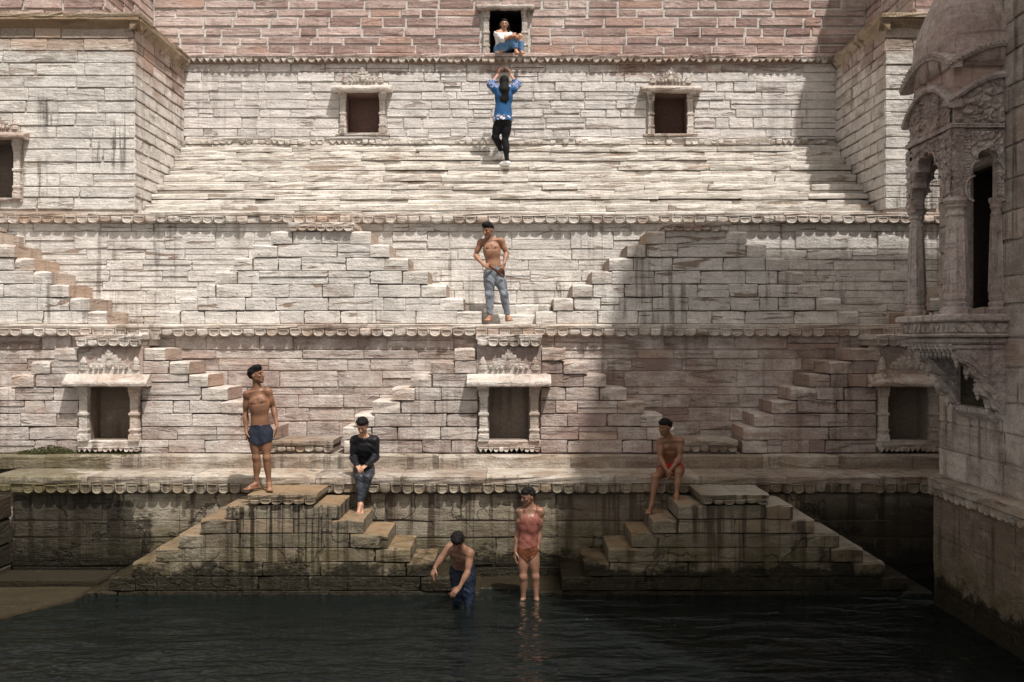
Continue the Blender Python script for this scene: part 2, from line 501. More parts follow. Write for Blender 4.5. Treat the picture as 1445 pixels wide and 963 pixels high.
def courses(z0, z1, h, jit=0.12):
    n = max(1, round((z1 - z0) / h))
    z = [z0]
    for i in range(1, n):
        z.append(z0 + (z1 - z0) * (i + R.uniform(-jit, jit)) / n)
    return z + [z1]

def split(u0, u1, holes):
    iv = [(u0, u1)]
    for a, b in holes:
        nv = []
        for x, y in iv:
            if b <= x or a >= y: nv.append((x, y)); continue
            if a > x: nv.append((x, a))
            if b < y: nv.append((b, y))
        iv = nv
    return [(a, b) for a, b in iv if b - a > 0.06]

def masonry(parent, fr, u0, u1, zs, mat, wr=(0.35, 0.9), gap=0.012, proud=(0.0, 0.03), holes=(), edges=None, depth=0.1,
            name='stone', tiltj=0.004, seed=1, ysc=1.0, thin=0.0):
    rr = random.Random(seed)
    po = parent_origin(parent)
    n = 0
    for k in range(len(zs) - 1):
        a, b = zs[k], zs[k + 1]
        m = (a + b) / 2
        e0, e1 = edges(k) if edges else (u0, u1)
        hs = [(h[0], h[1]) for h in holes if h[2] < m < h[3]]
        for x, y in split(e0, e1, hs):
            L = y - x
            ws = []
            s = 0
            while s < L - wr[0] * 0.5:
                w = rr.uniform(*wr)
                if rr.random() < 0.12: w *= 1.5
                ws.append(w)
                s += w
            if not ws: ws = [L]
            tot = sum(ws)
            ws = [w * L / tot for w in ws]
            s = x
            for w in ws:
                g = gap * rr.uniform(0.4, 1.3)
                hw, hh = max(w - g, 0.04), max((b - a) - g * rr.uniform(0.7, 1.1), 0.04)
                lay = [(m, hh)]
                if thin and hh > 0.13 and rr.random() < thin:
                    q_ = rr.uniform(0.38, 0.62)
                    lay = [(a + (b - a) * q_ / 2, hh * q_ - g * 0.3), (a + (b - a) * (1 + q_) / 2, hh * (1 - q_) - g * 0.3)]
                for zc_, hh in lay:
                    ratio = min(RATIOS, key=lambda q: abs(q - hw / hh * 1.0) / q)
                    me = stone_mesh(ratio, rr.randrange(5), depth)
                    p = fr.at(s + w / 2, zc_ + rr.uniform(-0.004, 0.004), rr.uniform(*proud))
                    place(name, me, mat if not isinstance(mat, list) else rr.choice(mat), parent, p,
                          (0, rr.uniform(-tiltj, tiltj), fr.rot), (hw / (ratio * H0), ysc, hh / H0), po)
                n += 1
                s += w
    return n

def blocks(parent, fr, u0, u1, z0, z1, depth, mat, wr=(1.0, 2.2), gap=0.008, proud=(-0.01, 0.015), name='slab', seed=1, zj=0.003):
    rr = random.Random(seed)
    po = parent_origin(parent)
    L = u1 - u0
    ws, s = [], 0
    while s < L - wr[0] * 0.4:
        w = rr.uniform(*wr); ws.append(w); s += w
    if not ws: ws = [L]
    t = sum(ws)
    s = u0
    out = []
    for w in [q * L / t for q in ws]:
        g = gap * rr.uniform(0.3, 1.2)
        hw, hh = w - g, z1 - z0
        ratio = min(RATIOS, key=lambda q: abs(q - hw / hh) / q)
        me = block_mesh(ratio, rr.randrange(6), depth)
        p = fr.at(s + w / 2, (z0 + z1) / 2 + rr.uniform(-zj, zj), rr.uniform(*proud))
        out.append(place(name, me, mat, parent, p, (0, rr.uniform(-0.002, 0.002), fr.rot), (hw / (ratio * H0), 1, hh / H0), po))
        s += w
    return out

def scallops(parent, fr, u0, u1, zc, h, out, mat, pitch=0.19, shapes=(0, 0, 1, 2), miss=0.02, seed=1, name='scallop'):
    rr = random.Random(seed)
    po = parent_origin(parent)
    n = max(1, round((u1 - u0) / pitch))
    p = (u1 - u0) / n
    for i in range(n):
        if rr.random() < miss: continue
        me = scallop_mesh(rr.choice(shapes))
        q = fr.at(u0 + (i + 0.5) * p, zc + rr.uniform(-0.006, 0.006), out + rr.uniform(-0.016, 0.006))
        wear = rr.uniform(0.72, 0.9) if rr.random() < 0.18 else rr.uniform(0.93, 1.03)
        place(name, me, mat, parent, q, (rr.uniform(-0.06, 0.06), rr.uniform(-0.05, 0.05), fr.rot),
              (p * 0.985 / 0.166, 0.8, h * wear / 0.13), po)

def backing(parent, fr, u0, u1, z0, z1, holes, mat, d0=0.03, d1=0.4, name='mortar'):
    """the wall body behind the stones, open where niches go in (front face d0 behind the plane)"""
    us = sorted({u0, u1, *[min(max(h[i], u0), u1) for h in holes for i in (0, 1)]})
    mb = MB()
    for a, b in zip(us, us[1:]):
        m = (a + b) / 2
        iv = split(z0, z1, [(h[2], h[3]) for h in holes if h[0] < m < h[1]])
        for p, q in iv:
            c = [fr.at(a, 0, -d0), fr.at(b, 0, -d0), fr.at(b, 0, -d1), fr.at(a, 0, -d1)]
            mb.loft([[(x, y, p) for x, y, _ in c], [(x, y, q) for x, y, _ in c]])
    return mb.build(name, mat, parent)

FB = lambda y: Frame((0, y, 0), 0.0)                    # plane facing the camera
# ------------------------------------------------------------------ the pit and the water
WZ = -3.37
o = MB().box(-40, 40, -30, 40, -7.2, -7.0).build('ground', M['base_joint'])
tag(o, 'silted floor of the stepwell under the dark water', 'ground', kind='structure')

def water_mat():
    t = NT('water')
    n1 = t.noise((1.1, 2.6, 1), 3, 0.55, dist=0.5)
    n2 = t.noise((4.5, 9.0, 1), 3, 0.55, off=(3, 1, 0), dist=0.4)
    n3 = t.noise((0.35, 0.8, 1), 2, 0.5, off=(7, 2, 0))
    h = t.add(t.mul(n1, 1.0), t.mul(n2, 0.16), t.mul(n3, 0.8))
    nb = t.bump(h, 1.0, 0.21)
    fr = t.n('ShaderNodeFresnel')
    fr.inputs[0].default_value = 1.33
    t.put(fr.inputs[1], nb)
    gl = t.n('ShaderNodeBsdfGlossy')
    gl.inputs['Roughness'].default_value = 0.10
    gl.inputs['Color'].default_value = (0.85, 0.92, 0.95, 1)
    t.put(gl.inputs['Normal'], nb)
    tr = t.n('ShaderNodeBsdfTransparent')
    tr.inputs[0].default_value = (0.75, 0.82, 0.80, 1)
    df = t.n('ShaderNodeBsdfDiffuse')                   # silt suspended just below the surface
    df.inputs[0].default_value = (0.0080, 0.0112, 0.0104, 1)
    m0 = t.n('ShaderNodeMixShader')
    m0.inputs[0].default_value = 0.55
    t.put(m0.inputs[1], tr.outputs[0])
    t.put(m0.inputs[2], df.outputs[0])
    mx = t.n('ShaderNodeMixShader')
    t.put(mx.inputs[0], fr.outputs[0])
    t.put(mx.inputs[1], m0.outputs[0])
    t.put(mx.inputs[2], gl.outputs[0])
    t.put(t.out.inputs[0], mx.outputs[0])
    va = t.n('ShaderNodeVolumeAbsorption')
    va.inputs['Color'].default_value = (0.20, 0.46, 0.44, 1)
    va.inputs['Density'].default_value = 6.0
    t.put(t.out.inputs[1], va.outputs[0])
    return t.m
o = MB().box(-20, 20, -12, 20, -6.98, WZ).build('water', water_mat())
tag(o, 'dark teal rippled water filling the stepwell', 'water', kind='structure')

t = thing('opposite_fill_wall', 'unseen stepped pink sandstone wall behind the viewer, added to block low sky light', 'wall', (0, -6, -7))  # unseen; added and sized to block low sky and warm the fill
mb = MB()
for k in range(3):
    mb.box(-14, 14, -7.5 - 1.2 * k, -6.3 - 1.2 * k if k else -3.0, -6.9, -2.4 + 2.0 * k)
mb.build('terrace', M['low'], t)

# ------------------------------------------------------------------ niches with jambs, eave, sill and crest
def niche(parent, y, uc, z0, z1, w, rec, jw, ew, proj, mat, inner, crest=None, sill=0.09, eh=0.16, sillw=None, teeth=0, fluted=False, back_split=False):
    d = 0.02
    mb = MB()
    a, b = uc - w / 2, uc + w / 2
    t = 0.05
    mb.box(a - t, b + t, y + rec, y + rec + t, z0 - t, z1 + t)
    mb.box(a - t, a, y + d, y + rec, z0 - t, z1 + t)
    mb.box(b, b + t, y + d, y + rec, z0 - t, z1 + t)
    mb.box(a, b, y + d, y + rec, z1, z1 + t)
    mb.box(a, b, y + d, y + rec, z0 - t, z0)
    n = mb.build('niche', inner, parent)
    H = z1 - z0
    for sx in (-1, 1):
        cx = uc + sx * (w / 2 + jw / 2)
        q = jw / 2 - 0.004
        sec = [(z0 - 0.02, q, q), (z0 + 0.10 * H, q, q), (z0 + 0.11 * H, q * 0.8, q * 0.8), (z0 + 0.16 * H, q * 0.86, q * 0.86), (z0 + 0.17 * H, q * 0.98, q * 0.98),
               (z0 + 0.20 * H, q * 0.98, q * 0.98), (z0 + 0.215 * H, q * 0.78, q * 0.78), (z0 + 0.46 * H, q * 0.78, q * 0.78), (z0 + 0.475 * H, q, q), (z0 + 0.51 * H, q, q), (z0 + 0.525 * H, q * 0.74, q * 0.74),
               (z0 + 0.82 * H, q * 0.78, q * 0.78), (z0 + 0.84 * H, q * 0.95, q * 0.95), (z0 + 0.9 * H, q * 0.95, q * 0.95), (z0 + 0.92 * H, q, q * 1.2), (z1 + 0.02, q, q * 1.3)]
        MB().post(cx, y - 0.005, sec).build('jamb', mat, n, base=(cx, y, z0))
        m2 = MB()                                      # bracket under the eave
        m2.prism([(0, 0), (proj * 0.75, 0.075), (proj * 0.75, 0.10), (0, 0.10)], lambda p, r, dd: (cx + sx * 0.03 + dd, y - p, z1 - 0.05 + r), -jw * 0.42, jw * 0.42)
        m2.build('bracket', mat, n)
    # eave: a sloping slab with a rounded lip
    e0 = z1 + 0.03
    pr = [(-0.02, e0), (proj - 0.05, e0 - 0.015), (proj - 0.006, e0 + 0.005), (proj, e0 + 0.035), (proj - 0.012, e0 + 0.062), (proj * 0.55, e0 + eh * 0.72), (proj * 0.3, e0 + eh), (-0.02, e0 + eh)]
    rings = []
    nn = 14
    for i in range(nn + 1):
        u = uc - ew / 2 + ew * i / nn
        k = 0.92 if i in (0, nn) else 1.0
        cen = max(0, 1 - abs(u - uc) / (ew * 0.16)) if fluted else 0
        jz = R.uniform(-0.006, 0.006)
        rings.append([(u, y - p * k, z + jz + (0.03 * cen if 3 <= q <= 5 else 0) + (0.006 if (fluted and i % 2 and q >= 4) else 0)) for q, (p, z) in enumerate(pr)])
    MB().loft(rings).build('eave', mat, n, base=(uc, y, e0))
    # sill
    sw = sillw or (w + 2 * jw + 0.04)
    s = blocks(n, FB(y - 0.06), uc - sw / 2, uc + sw / 2, z0 - sill, z0 - 0.004, 0.2, mat, wr=(sw, sw), name='sill', seed=R.randrange(999))
    if teeth:
        scallops(n, FB(y - 0.06), uc - sw / 2 + 0.02, uc + sw / 2 - 0.02, z0 - sill - 0.035, 0.075, -0.01, mat, pitch=teeth, shapes=(0, 1, 3), name='sill_tooth', seed=3)
    if crest:
        cw, ch = crest
        zc = e0 + eh - 0.01
        m3 = MB()
        m3.box(uc - cw / 2, uc + cw / 2, y - 0.03, y + 0.06, zc, zc + ch * 0.22)
        lv = [(0.33, 0.40), (0.27, 0.53), (0.19, 0.66), (0.12, 0.80), (0.06, 0.92), (0.03, 1.0)]
        for q, (hw, top) in enumerate(lv):
            m3.box(uc - hw * cw, uc + hw * cw, y - 0.034 - 0.004 * q, y + 0.06, zc + ch * (0.22 if q == 0 else lv[q - 1][1] - 0.02), zc + ch * top)
        m3.build('crest', mat, n)
        for sx in (-1, 1):                             # side finials
            fx = uc + sx * cw * 0.43
            MB().post(fx, y - 0.02, [(zc + ch * 0.2, cw * 0.075, 0.04), (zc + ch * 0.36, cw * 0.075, 0.04), (zc + ch * 0.38, cw * 0.05, 0.035), (zc + ch * 0.46, cw * 0.065, 0.04),
                                     (zc + ch * 0.58, cw * 0.045, 0.03), (zc + ch * 0.72, cw * 0.012, 0.012)], n=8).build('finial', mat, n)
        m4 = MB()                                      # rosette and knobs carved on the crest
        for (du, dz, rr2) in [(0, 0.42, 0.055), (-0.12, 0.3, 0.03), (0.12, 0.3, 0.03), (-0.2, 0.28, 0.028), (0.2, 0.28, 0.028), (0, 0.68, 0.03), (-0.29, 0.3, 0.025), (0.29, 0.3, 0.025)]:
            ring = []
            for dd, rk in ((0.0, 1.0), (0.02, 0.9), (0.03, 0.5)):
                ring.append([(uc + du * cw + rr2 * rk * math.cos(2 * math.pi * j / 8), y - 0.05 - dd, zc + dz * ch + rr2 * 1.25 * rk * math.sin(2 * math.pi * j / 8)) for j in range(8)])
            m4.loft(ring)
        m4.build('rosette', mat, n)
    return n

# ------------------------------------------------------------------ stair pyramids, ledges, walls
XC = -0.045

def pyramid(label, xc, yf, depth, rows, front, block, joint, wr, plat, group, seed, nich=None, cat='stair pyramid', gap=0.004, endw=(0.34, 0.55), skip=None, proud=(-0.008, 0.012), plat_mat=None, ysc=0.5, thin=0.15):
    """rows: (z top, z bottom, half width) from the top down; the ends of each course are the steps"""
    rr = random.Random(seed)
    t = thing('stair_pyramid', label, cat, (xc, yf + depth / 2, rows[-1][1]), group)
    fr = FB(yf)
    po = parent_origin(t)
    holes = []
    if nich:
        holes = [(xc - nich['w'] / 2 - nich['jw'] - 0.01, xc + nich['w'] / 2 + nich['jw'] + 0.01, nich['z0'] - 0.2, nich['z1'] + 0.07),
                 (xc - 0.49, xc + 0.49, nich['z1'] + 0.07, nich['z1'] + 0.60)]
    mb = MB()
    rec = 0.42
    for zt, zb, hw in rows:
        hs = []
        if nich and zb < nich['z1'] + 0.05 and zt > nich['z0'] - 0.05:
            hs = [(xc - nich['w'] / 2 - 0.052, xc + nich['w'] / 2 + 0.052)]
        for a, b in split(xc - hw + 0.03, xc + hw - 0.03, hs):
            mb.box(a, b, yf + 0.045, yf + rec, zb, zt - 0.02)
        mb.box(xc - hw + 0.03, xc + hw - 0.03, yf + rec, yf + depth, zb, zt - 0.02)
    mb.build('core', joint, t)
    if nich:
        MB().box(xc - 0.488, xc + 0.488, yf + 0.012, yf + 0.3, nich['z1'] + 0.05, rows[0][0] + 0.02).build('panel', front, t)
    for k, (zt, zb, hw) in enumerate(rows):
        ew = [rr.uniform(*endw) for _ in range(2)]
        for sx, w in ((-1, ew[0]), (1, ew[1])):
            if skip and skip(xc + sx * hw): continue
            h2 = hw + rr.uniform(-0.015, 0.02)
            c = xc + sx * (h2 - w / 2)
            ratio = min(RATIOS, key=lambda q: abs(q - w / (zt - zb)) / q)
            place('step', block_mesh(ratio, rr.randrange(6), depth), block, t, fr.at(c, (zt + zb) / 2, rr.uniform(0.0, 0.03)),
                  (0, rr.uniform(-0.012, 0.012), 0), (w / (ratio * H0), 1, (zt - zb - 0.006) / H0), po)
        masonry(t, fr, 0, 0, [zb, zt], front, wr=wr, gap=gap, holes=holes, edges=lambda q: (xc - hw + ew[0] + 0.003, xc + hw - ew[1] - 0.003), proud=proud, ysc=ysc, thin=thin, seed=seed * 31 + k)
    if plat:
        hw, z0, z1, zs, pj = plat
        pm = plat_mat or block
        pl = blocks(t, FB(yf - pj), xc - hw, xc + hw, z0, z1, depth + pj, pm, wr=(hw * 0.8, hw * 1.3), name='platform_slab', seed=seed)
        MB().box(xc - hw + 0.03, xc + hw - 0.03, yf - pj + 0.04, yf + depth, zs + 0.02, z0 - 0.003).build('frieze', pm, t)
        scallops(t, FB(yf - pj), xc - hw + 0.02, xc + hw - 0.02, (z0 + zs) / 2, z0 - zs, -0.022, pm, pitch=0.155, miss=0, seed=seed, shapes=(0, 0, 1))
    if nich:
        niche(t, yf, xc, **nich)
    return t

def ledge(name, label, yf, zt, hs, sc, depth, u0, u1, mat, joint, seed, smat=None, pitch=0.19, cat='ledge', shapes=(0, 0, 1, 2), wr=(0.9, 2.1), miss=0.03, proud=(-0.014, 0.014)):
    t = thing(name, label, cat, ((u0 + u1) / 2, yf + depth / 2, zt - hs - sc))
    blocks(t, FB(yf), u0, u1, zt - hs, zt, depth, mat, wr=wr, seed=seed, proud=proud)
    if sc:
        MB().box(u0, u1, yf + 0.035, yf + depth, zt - hs - sc * 0.82, zt - hs - 0.004).build('frieze', smat or mat, t)
        scallops(t, FB(yf), u0, u1, zt - hs - sc * 0.5, sc, -0.022, smat or mat, pitch=pitch, seed=seed, shapes=shapes, miss=miss)
    return t

Y0P, Y0W, YA, YB = 13.17, 14.10, 14.00, 14.84           # lowest pyramids, lowest wall, first ledge, second step
Y1P, Y1W, YM = 15.00, 15.80, 15.69                      # niche pyramids, their wall, middle ledge
Y2P, Y2W, YU = 15.85, 16.75, 16.65                      # middle pyramids, their wall, upper ledge
Y3W = 19.30                                             # the wall at the back
ZB, ZA, ZM, ZU = -1.70, -1.905, 0.270, 2.15

# -- lowest wall, black with moss towards its ends
t = thing('retaining_wall', 'damp plastered lowest wall behind the two stair pyramids at the water', 'wall', (0, Y0W, -5))
backing(t, FB(Y0W), -7.1, 9.0, -6.9, ZA - 0.25, (), M['base_joint'], d0=0.02, d1=1.2)
masonry(t, FB(Y0W), -7.1, 6.6, courses(-3.8, ZA - 0.255, 0.36, 0.25), M['base'], wr=(0.7, 2.2), gap=0.003, proud=(-0.003, 0.004), seed=5, ysc=0.2)

# -- side wall and slabs at the left end
t = thing('side_wall', 'dark mossy end wall at the left edge above the water', 'wall', (-7.6, 12.6, -5))
MB().box(-9.0, -7.14, 11.0, 14.08, -6.9, ZA - 0.26).build('mortar', M['black'], t)
masonry(t, Frame((-7.1, 11.0, 0), math.pi / 2), 0, 3.05, courses(-3.8, ZA - 0.26, 0.33), M['black'], wr=(0.6, 1.3), gap=0.008, seed=8)
def slab_poly(name, label, poly, z0, z1, mat):
    mb = MB()
    cx, cy = sum(p[0] for p in poly) / len(poly), sum(p[1] for p in poly) / len(poly)
    pts = []
    for (a, b), (c, d) in zip(poly, poly[1:] + poly[:1]):
        for k in range(6):
            pts.append((a + (c - a) * k / 6 + R.uniform(-0.015, 0.015), b + (d - b) * k / 6 + R.uniform(-0.015, 0.015)))
    mb.loft([[(x, y, z0) for x, y in pts], [(x, y, z1 - 0.03) for x, y in pts], [(x + (cx - x) * 0.01, y + (cy - y) * 0.01, z1 + R.uniform(-0.004, 0.004)) for x, y in pts]])
    return tag(mb.build(name, mat), label, 'slab')
slab_poly('stone_slab', 'brown wet slab just above the water in the lower left corner', [(-9, 11.0), (-6.45, 11.55), (-5.66, 12.85), (-5.66, 13.42), (-9, 13.40)], -6.5, WZ + 0.045, M['mossy'])
slab_poly('stone_slab', 'narrow mossy slab along the foot of the black wall in the lower left corner', [(-9, 13.43), (-5.62, 13.45), (-5.60, 14.09), (-9, 14.09)], -6.5, WZ + 0.115, M['mossy'])
slab_poly('sunken_slab', 'drowned slab seen through the water beside the mossy corner slab', [(-9, 8.8), (-6.2, 8.8), (-5.75, 11.7), (-5.05, 12.75), (-5.05, 13.1), (-5.6, 13.1), (-9, 13.0)], -6.5, WZ - 0.10, M['mossy'])

# -- lowest pyramids
rows0 = [(-2.175 - 0.19 * k, -2.175 - 0.19 * (k + 1), 0.765 + 0.307 * k) for k in range(7)] + [(-3.505, -4.2, 2.75)]
for i, (xc, lab) in enumerate(((XC - 3.0, 'sunlit stair pyramid at the water under the man in navy trunks'),
                               (XC + 3.0, 'shaded stair pyramid at the water on the right with a bare scalloped platform'))):
    pyramid(lab, xc, Y0P, Y0W - Y0P - 0.03, rows0, M['base'], M['base_step'], M['base_joint'], (0.5, 1.3), (0.46, -2.10, -2.03, -2.17, 0.03), 'stair pyramids', 40 + i,
            gap=0.002, endw=(0.32, 0.5), proud=(-0.003, 0.004), ysc=0.22, thin=0)
t = thing('water_steps', 'low green steps between the two lowest pyramids, awash at the waterline', 'steps', (XC, 13.3, -4))
blocks(t, FB(13.45), -0.46, 0.37, -3.9, WZ + 0.05, 0.62, M['base_step'], wr=(0.8, 0.9), name='step', seed=2)
blocks(t, FB(13.18), -0.46, 0.37, -3.9, WZ - 0.005, 0.25, M['base_step'], wr=(0.8, 0.9), name='step', seed=3)
blocks(t, FB(12.35), -1.3, 0.9, -4.2, WZ - 0.075, 0.82, M['base_step'], wr=(0.9, 1.3), name='step', seed=4)

# -- the two long ledges over the water
ledge('scalloped_ledge', 'lowest long ledge with a scalloped edge, directly above the damp wall', YA, ZA, 0.11, 0.15, 0.95, -7.4, 9.0, M['ledge_low'], M['base_joint'], 61, smat=M['scallop_low'], pitch=0.163, miss=0.09)
ledge('stone_step', 'long plain stone step carrying the niche pyramids, behind the lowest ledge', YB, ZB, 0.215, 0, 1.1, -9.0, 9.0, M['ledge_low'], M['joint'], 62, wr=(1.0, 2.2), cat='step')
MB_ = MB().box(-9.6, 9.4, YB + 0.3, Y1W + 1.5, -6.9, ZB - 0.01)
tag(MB_.build('terrace_fill', M['joint']), 'packed masonry under the long stone step', 'terrace', kind='structure')

# -- niche wall and pyramids
t = thing('niche_wall', 'pinkish masonry wall behind the three niche pyramids', 'wall', (0, Y1W, ZB))
backing(t, FB(Y1W), -9.4, 9.0, ZB - 0.02, ZM - 0.165, (), M['joint_mid'], d0=0.02, d1=0.9)
masonry(t, FB(Y1W), -9.2, 6.6, courses(ZB, ZM - 0.168, 0.21, 0.3), M['low'], wr=(0.35, 1.1), gap=0.003, proud=(-0.010, 0.014), ysc=0.5, thin=0.25, seed=11)
rows1 = [(-0.10 - 0.1995 * k, -0.10 - 0.1995 * (k + 1), (0.83, 1.18, 1.47, 1.76, 2.05, 2.33, 2.50, 2.50)[k]) for k in range(8)]
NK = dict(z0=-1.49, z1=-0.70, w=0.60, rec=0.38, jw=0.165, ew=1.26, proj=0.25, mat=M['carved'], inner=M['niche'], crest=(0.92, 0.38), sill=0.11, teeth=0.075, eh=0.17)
for i, (k, lab) in enumerate(((-1, 'niche pyramid left of the man in navy trunks, brightest of the three niches'),
                              (0, 'central niche pyramid directly under the standing man in grey jeans'),
                              (1, 'shaded niche pyramid half hidden behind the carved balcony'))):
    rws = rows1
    pyramid(lab, XC + 6.03 * k, Y1P, Y1W - Y1P + 0.02, rws, M['low'], M['step_mauve'], M['joint'], (0.32, 0.8), (0.50, 0.02, 0.10, -0.09, 0.08), 'niche pyramids', 50 + i, nich=dict(NK, fluted=(k == 0)), cat='niche pyramid', endw=(0.27, 0.42), plat_mat=M['carved'])
for i, (k, lab) in enumerate(((-1, 'small scalloped landing block behind the man in navy trunks and the man in black'),
                              (1, 'small scalloped landing block to the right of the seated man in red shorts'))):
    t = thing('landing_block', lab, 'landing', (XC + 3.05 * k - 0.08, Y1P + 0.2, ZB), 'landing blocks')
    c = XC + 3.05 * k - 0.10
    blocks(t, FB(14.93), c - 0.5, c + 0.5, ZB + 0.125, ZB + 0.205, 0.78, M['ledge_low'], wr=(0.5, 1.2), seed=70 + i)
    MB().box(c - 0.48, c + 0.48, 15.0, 15.75, ZB, ZB + 0.12).build('frieze', M['joint'], t)
    scallops(t, FB(14.93), c - 0.49, c + 0.49, ZB + 0.068, 0.105, -0.05, M['ledge_low'], pitch=0.14, miss=0, seed=72 + i)

# -- middle ledge, its wall and pyramids
ledge('scalloped_ledge', 'middle scalloped ledge under the bare feet of the man in grey jeans', YM, ZM, 0.075, 0.13, 1.0, -9.6, 9.0, M['ledge'], M['joint'], 63, pitch=0.185, shapes=(0, 0, 1, 2, 2))
t = thing('middle_wall', 'whitewashed wall behind the stepped blocks of the middle terrace', 'wall', (0, Y2W, ZM))
backing(t, FB(Y2W), -9.8, 9.0, ZM - 0.3, ZU - 0.16, (), M['joint_mid'], d0=0.02, d1=1.0)
masonry(t, FB(Y2W), -9.7, 7.4, courses(ZM, ZU - 0.163, 0.19, 0.3), M['mid'], wr=(0.35, 1.2), gap=0.003, proud=(-0.010, 0.014), ysc=0.5, thin=0.3, seed=12)
rows2 = [(1.76 - 0.2128 * k, 1.76 - 0.2128 * (k + 1), 0.80 + 0.295 * k) for k in range(7)]
for i, (k, lab) in enumerate(((-3, 'stepped block of the middle terrace cut off by the left edge, above the left niche'), (-1, 'sunlit white stepped block of the middle terrace, left of the man in grey jeans'), (1, 'half shaded stepped block of the middle terrace, right of the man in grey jeans'), (3, 'shaded stepped block of the middle terrace seen behind the balcony columns'))):
    pyramid(lab, XC + 3.0 * k, Y2P, Y2W - Y2P + 0.02, rows2, M['mid'], M['step_tan'], M['joint_mid'], (0.32, 0.78), (0.53, 1.83, 1.90, 1.745, 0.05), 'stepped blocks of the middle terrace', 80 + i, cat='stepped block', endw=(0.27, 0.40), plat_mat=M['ledge'],
            skip=lambda x: abs(x) > 9.2)
t = thing('landing_step', 'low stone step behind the feet of the man in grey jeans', 'step', (XC, 16.2, ZM))
blocks(t, FB(16.05), -0.72, 0.66, ZM, ZM + 0.16, 0.7, M['mid'], wr=(1.2, 1.5), seed=76, name='step')
blocks(t, FB(16.3), -0.70, 0.64, ZM + 0.16, ZM + 0.33, 0.45, M['mid'], wr=(0.5, 0.9), seed=77, name='step')

# -- upper ledge and the long flight
ledge('scalloped_ledge', 'upper scalloped ledge below the long cream flight of steps', YU, ZU, 0.055, 0.125, 0.55, -10.2, 9.2, M['ledge'], M['joint'], 64, pitch=0.192, shapes=(0, 0, 0, 1))
t = thing('stone_flight', 'long flight of worn cream steps below the woman in blue', 'steps', (0, 17.5, ZU))
MB().loft([[(x, 17.15, ZU - 0.35), (x, Y3W, ZU - 0.35), (x, Y3W, ZU + 1.56), (x, 17.2, ZU + 0.02)] for x in (-6.5, 6.45)]).build('core', M['joint_pale'], t)
for k in range(1, 9):
    za, zb_ = ZU + 0.225 * (k - 1) - 0.006, ZU + 0.225 * k - 0.008
    zm_ = za + (zb_ - za) * R.uniform(0.4, 0.6)
    blocks(t, FB(16.9 + 0.3 * k - 0.02), -6.35, 6.28, zm_ + 0.002, zb_, 0.36, M['steps'], wr=(0.5, 1.7), gap=0.004, proud=(-0.03, 0.04), name='step', seed=90 + k, zj=0.010)
    blocks(t, FB(16.9 + 0.3 * k - 0.02), -6.35, 6.28, za, zm_ - 0.002, 0.36, M['steps'], wr=(0.5, 1.7), gap=0.004, proud=(-0.012, 0.035), name='step', seed=190 + k, zj=0.006)
blocks(t, FB(16.98), -10.0, 9.0, ZU - 0.02, ZU + 0.075, 0.5, M['steps'], wr=(0.9, 2.0), proud=(-0.06, 0.06), name='step', seed=99)

# -- back wall, its two windows and string courses
Z3, Z4 = ZU + 1.8, 5.46
t = thing('terrace_wall', 'whitewashed back wall with two small hooded windows behind the woman in blue', 'wall', (0, Y3W, Z3))
wins = [(-2.9, 4.05, 4.80), (3.08, 4.03, 4.79)]
hw3 = [(c - 0.31 - 0.145, c + 0.31 + 0.145, a - 0.06, b + 0.10) for c, a, b in wins]
backing(t, FB(Y3W), -6.5, 6.45, ZU, Z4, [(c - 0.36, c + 0.36, a - 0.05, b + 0.05) for c, a, b in wins], M['joint_pale'], d0=0.022, d1=0.8)
masonry(t, FB(Y3W), -6.42, 6.36, courses(Z3 + 0.02, Z4 - 0.06, 0.172, 0.15), M['wall_high'], wr=(0.3, 0.95), gap=0.014, proud=(-0.010, 0.016), ysc=0.8, thin=0.2, holes=hw3, seed=13)
for c, a, b in wins:
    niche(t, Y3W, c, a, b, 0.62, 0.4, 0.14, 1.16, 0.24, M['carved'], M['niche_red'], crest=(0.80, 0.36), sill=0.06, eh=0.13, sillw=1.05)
blocks(t, FB(Y3W - 0.05), -6.35, 6.28, Z3 - 0.03, Z3 + 0.02, 0.2, M['wall_high'], wr=(0.5, 1.3), gap=0.02, proud=(-0.03, 0.015), name='string_course', seed=14)
scallops(t, FB(Y3W - 0.05), -6.3, 6.25, Z3 - 0.085, 0.10, -0.03, M['steps'], pitch=0.125, shapes=(0, 1, 3), miss=0.28, seed=15, name='dentil')

t = thing('cornice', 'narrow zigzag cornice below the niche of the seated woman', 'cornice', (0, Y3W, Z4))
blocks(t, FB(Y3W - 0.12), -6.75, 6.6, 5.50, 5.575, 0.4, M['red'], wr=(0.8, 1.8), gap=0.01, proud=(-0.012, 0.012), seed=16)
MB().box(-6.5, 6.4, Y3W - 0.05, Y3W + 0.3, Z4 - 0.07, 5.497).build('frieze', M['joint'], t)
scallops(t, FB(Y3W - 0.11), -6.5, 6.4, 5.445, 0.105, -0.03, M['ledge'], pitch=0.135, shapes=(3, 3, 3, 0), miss=0.01, seed=17, name='zigzag_tooth')

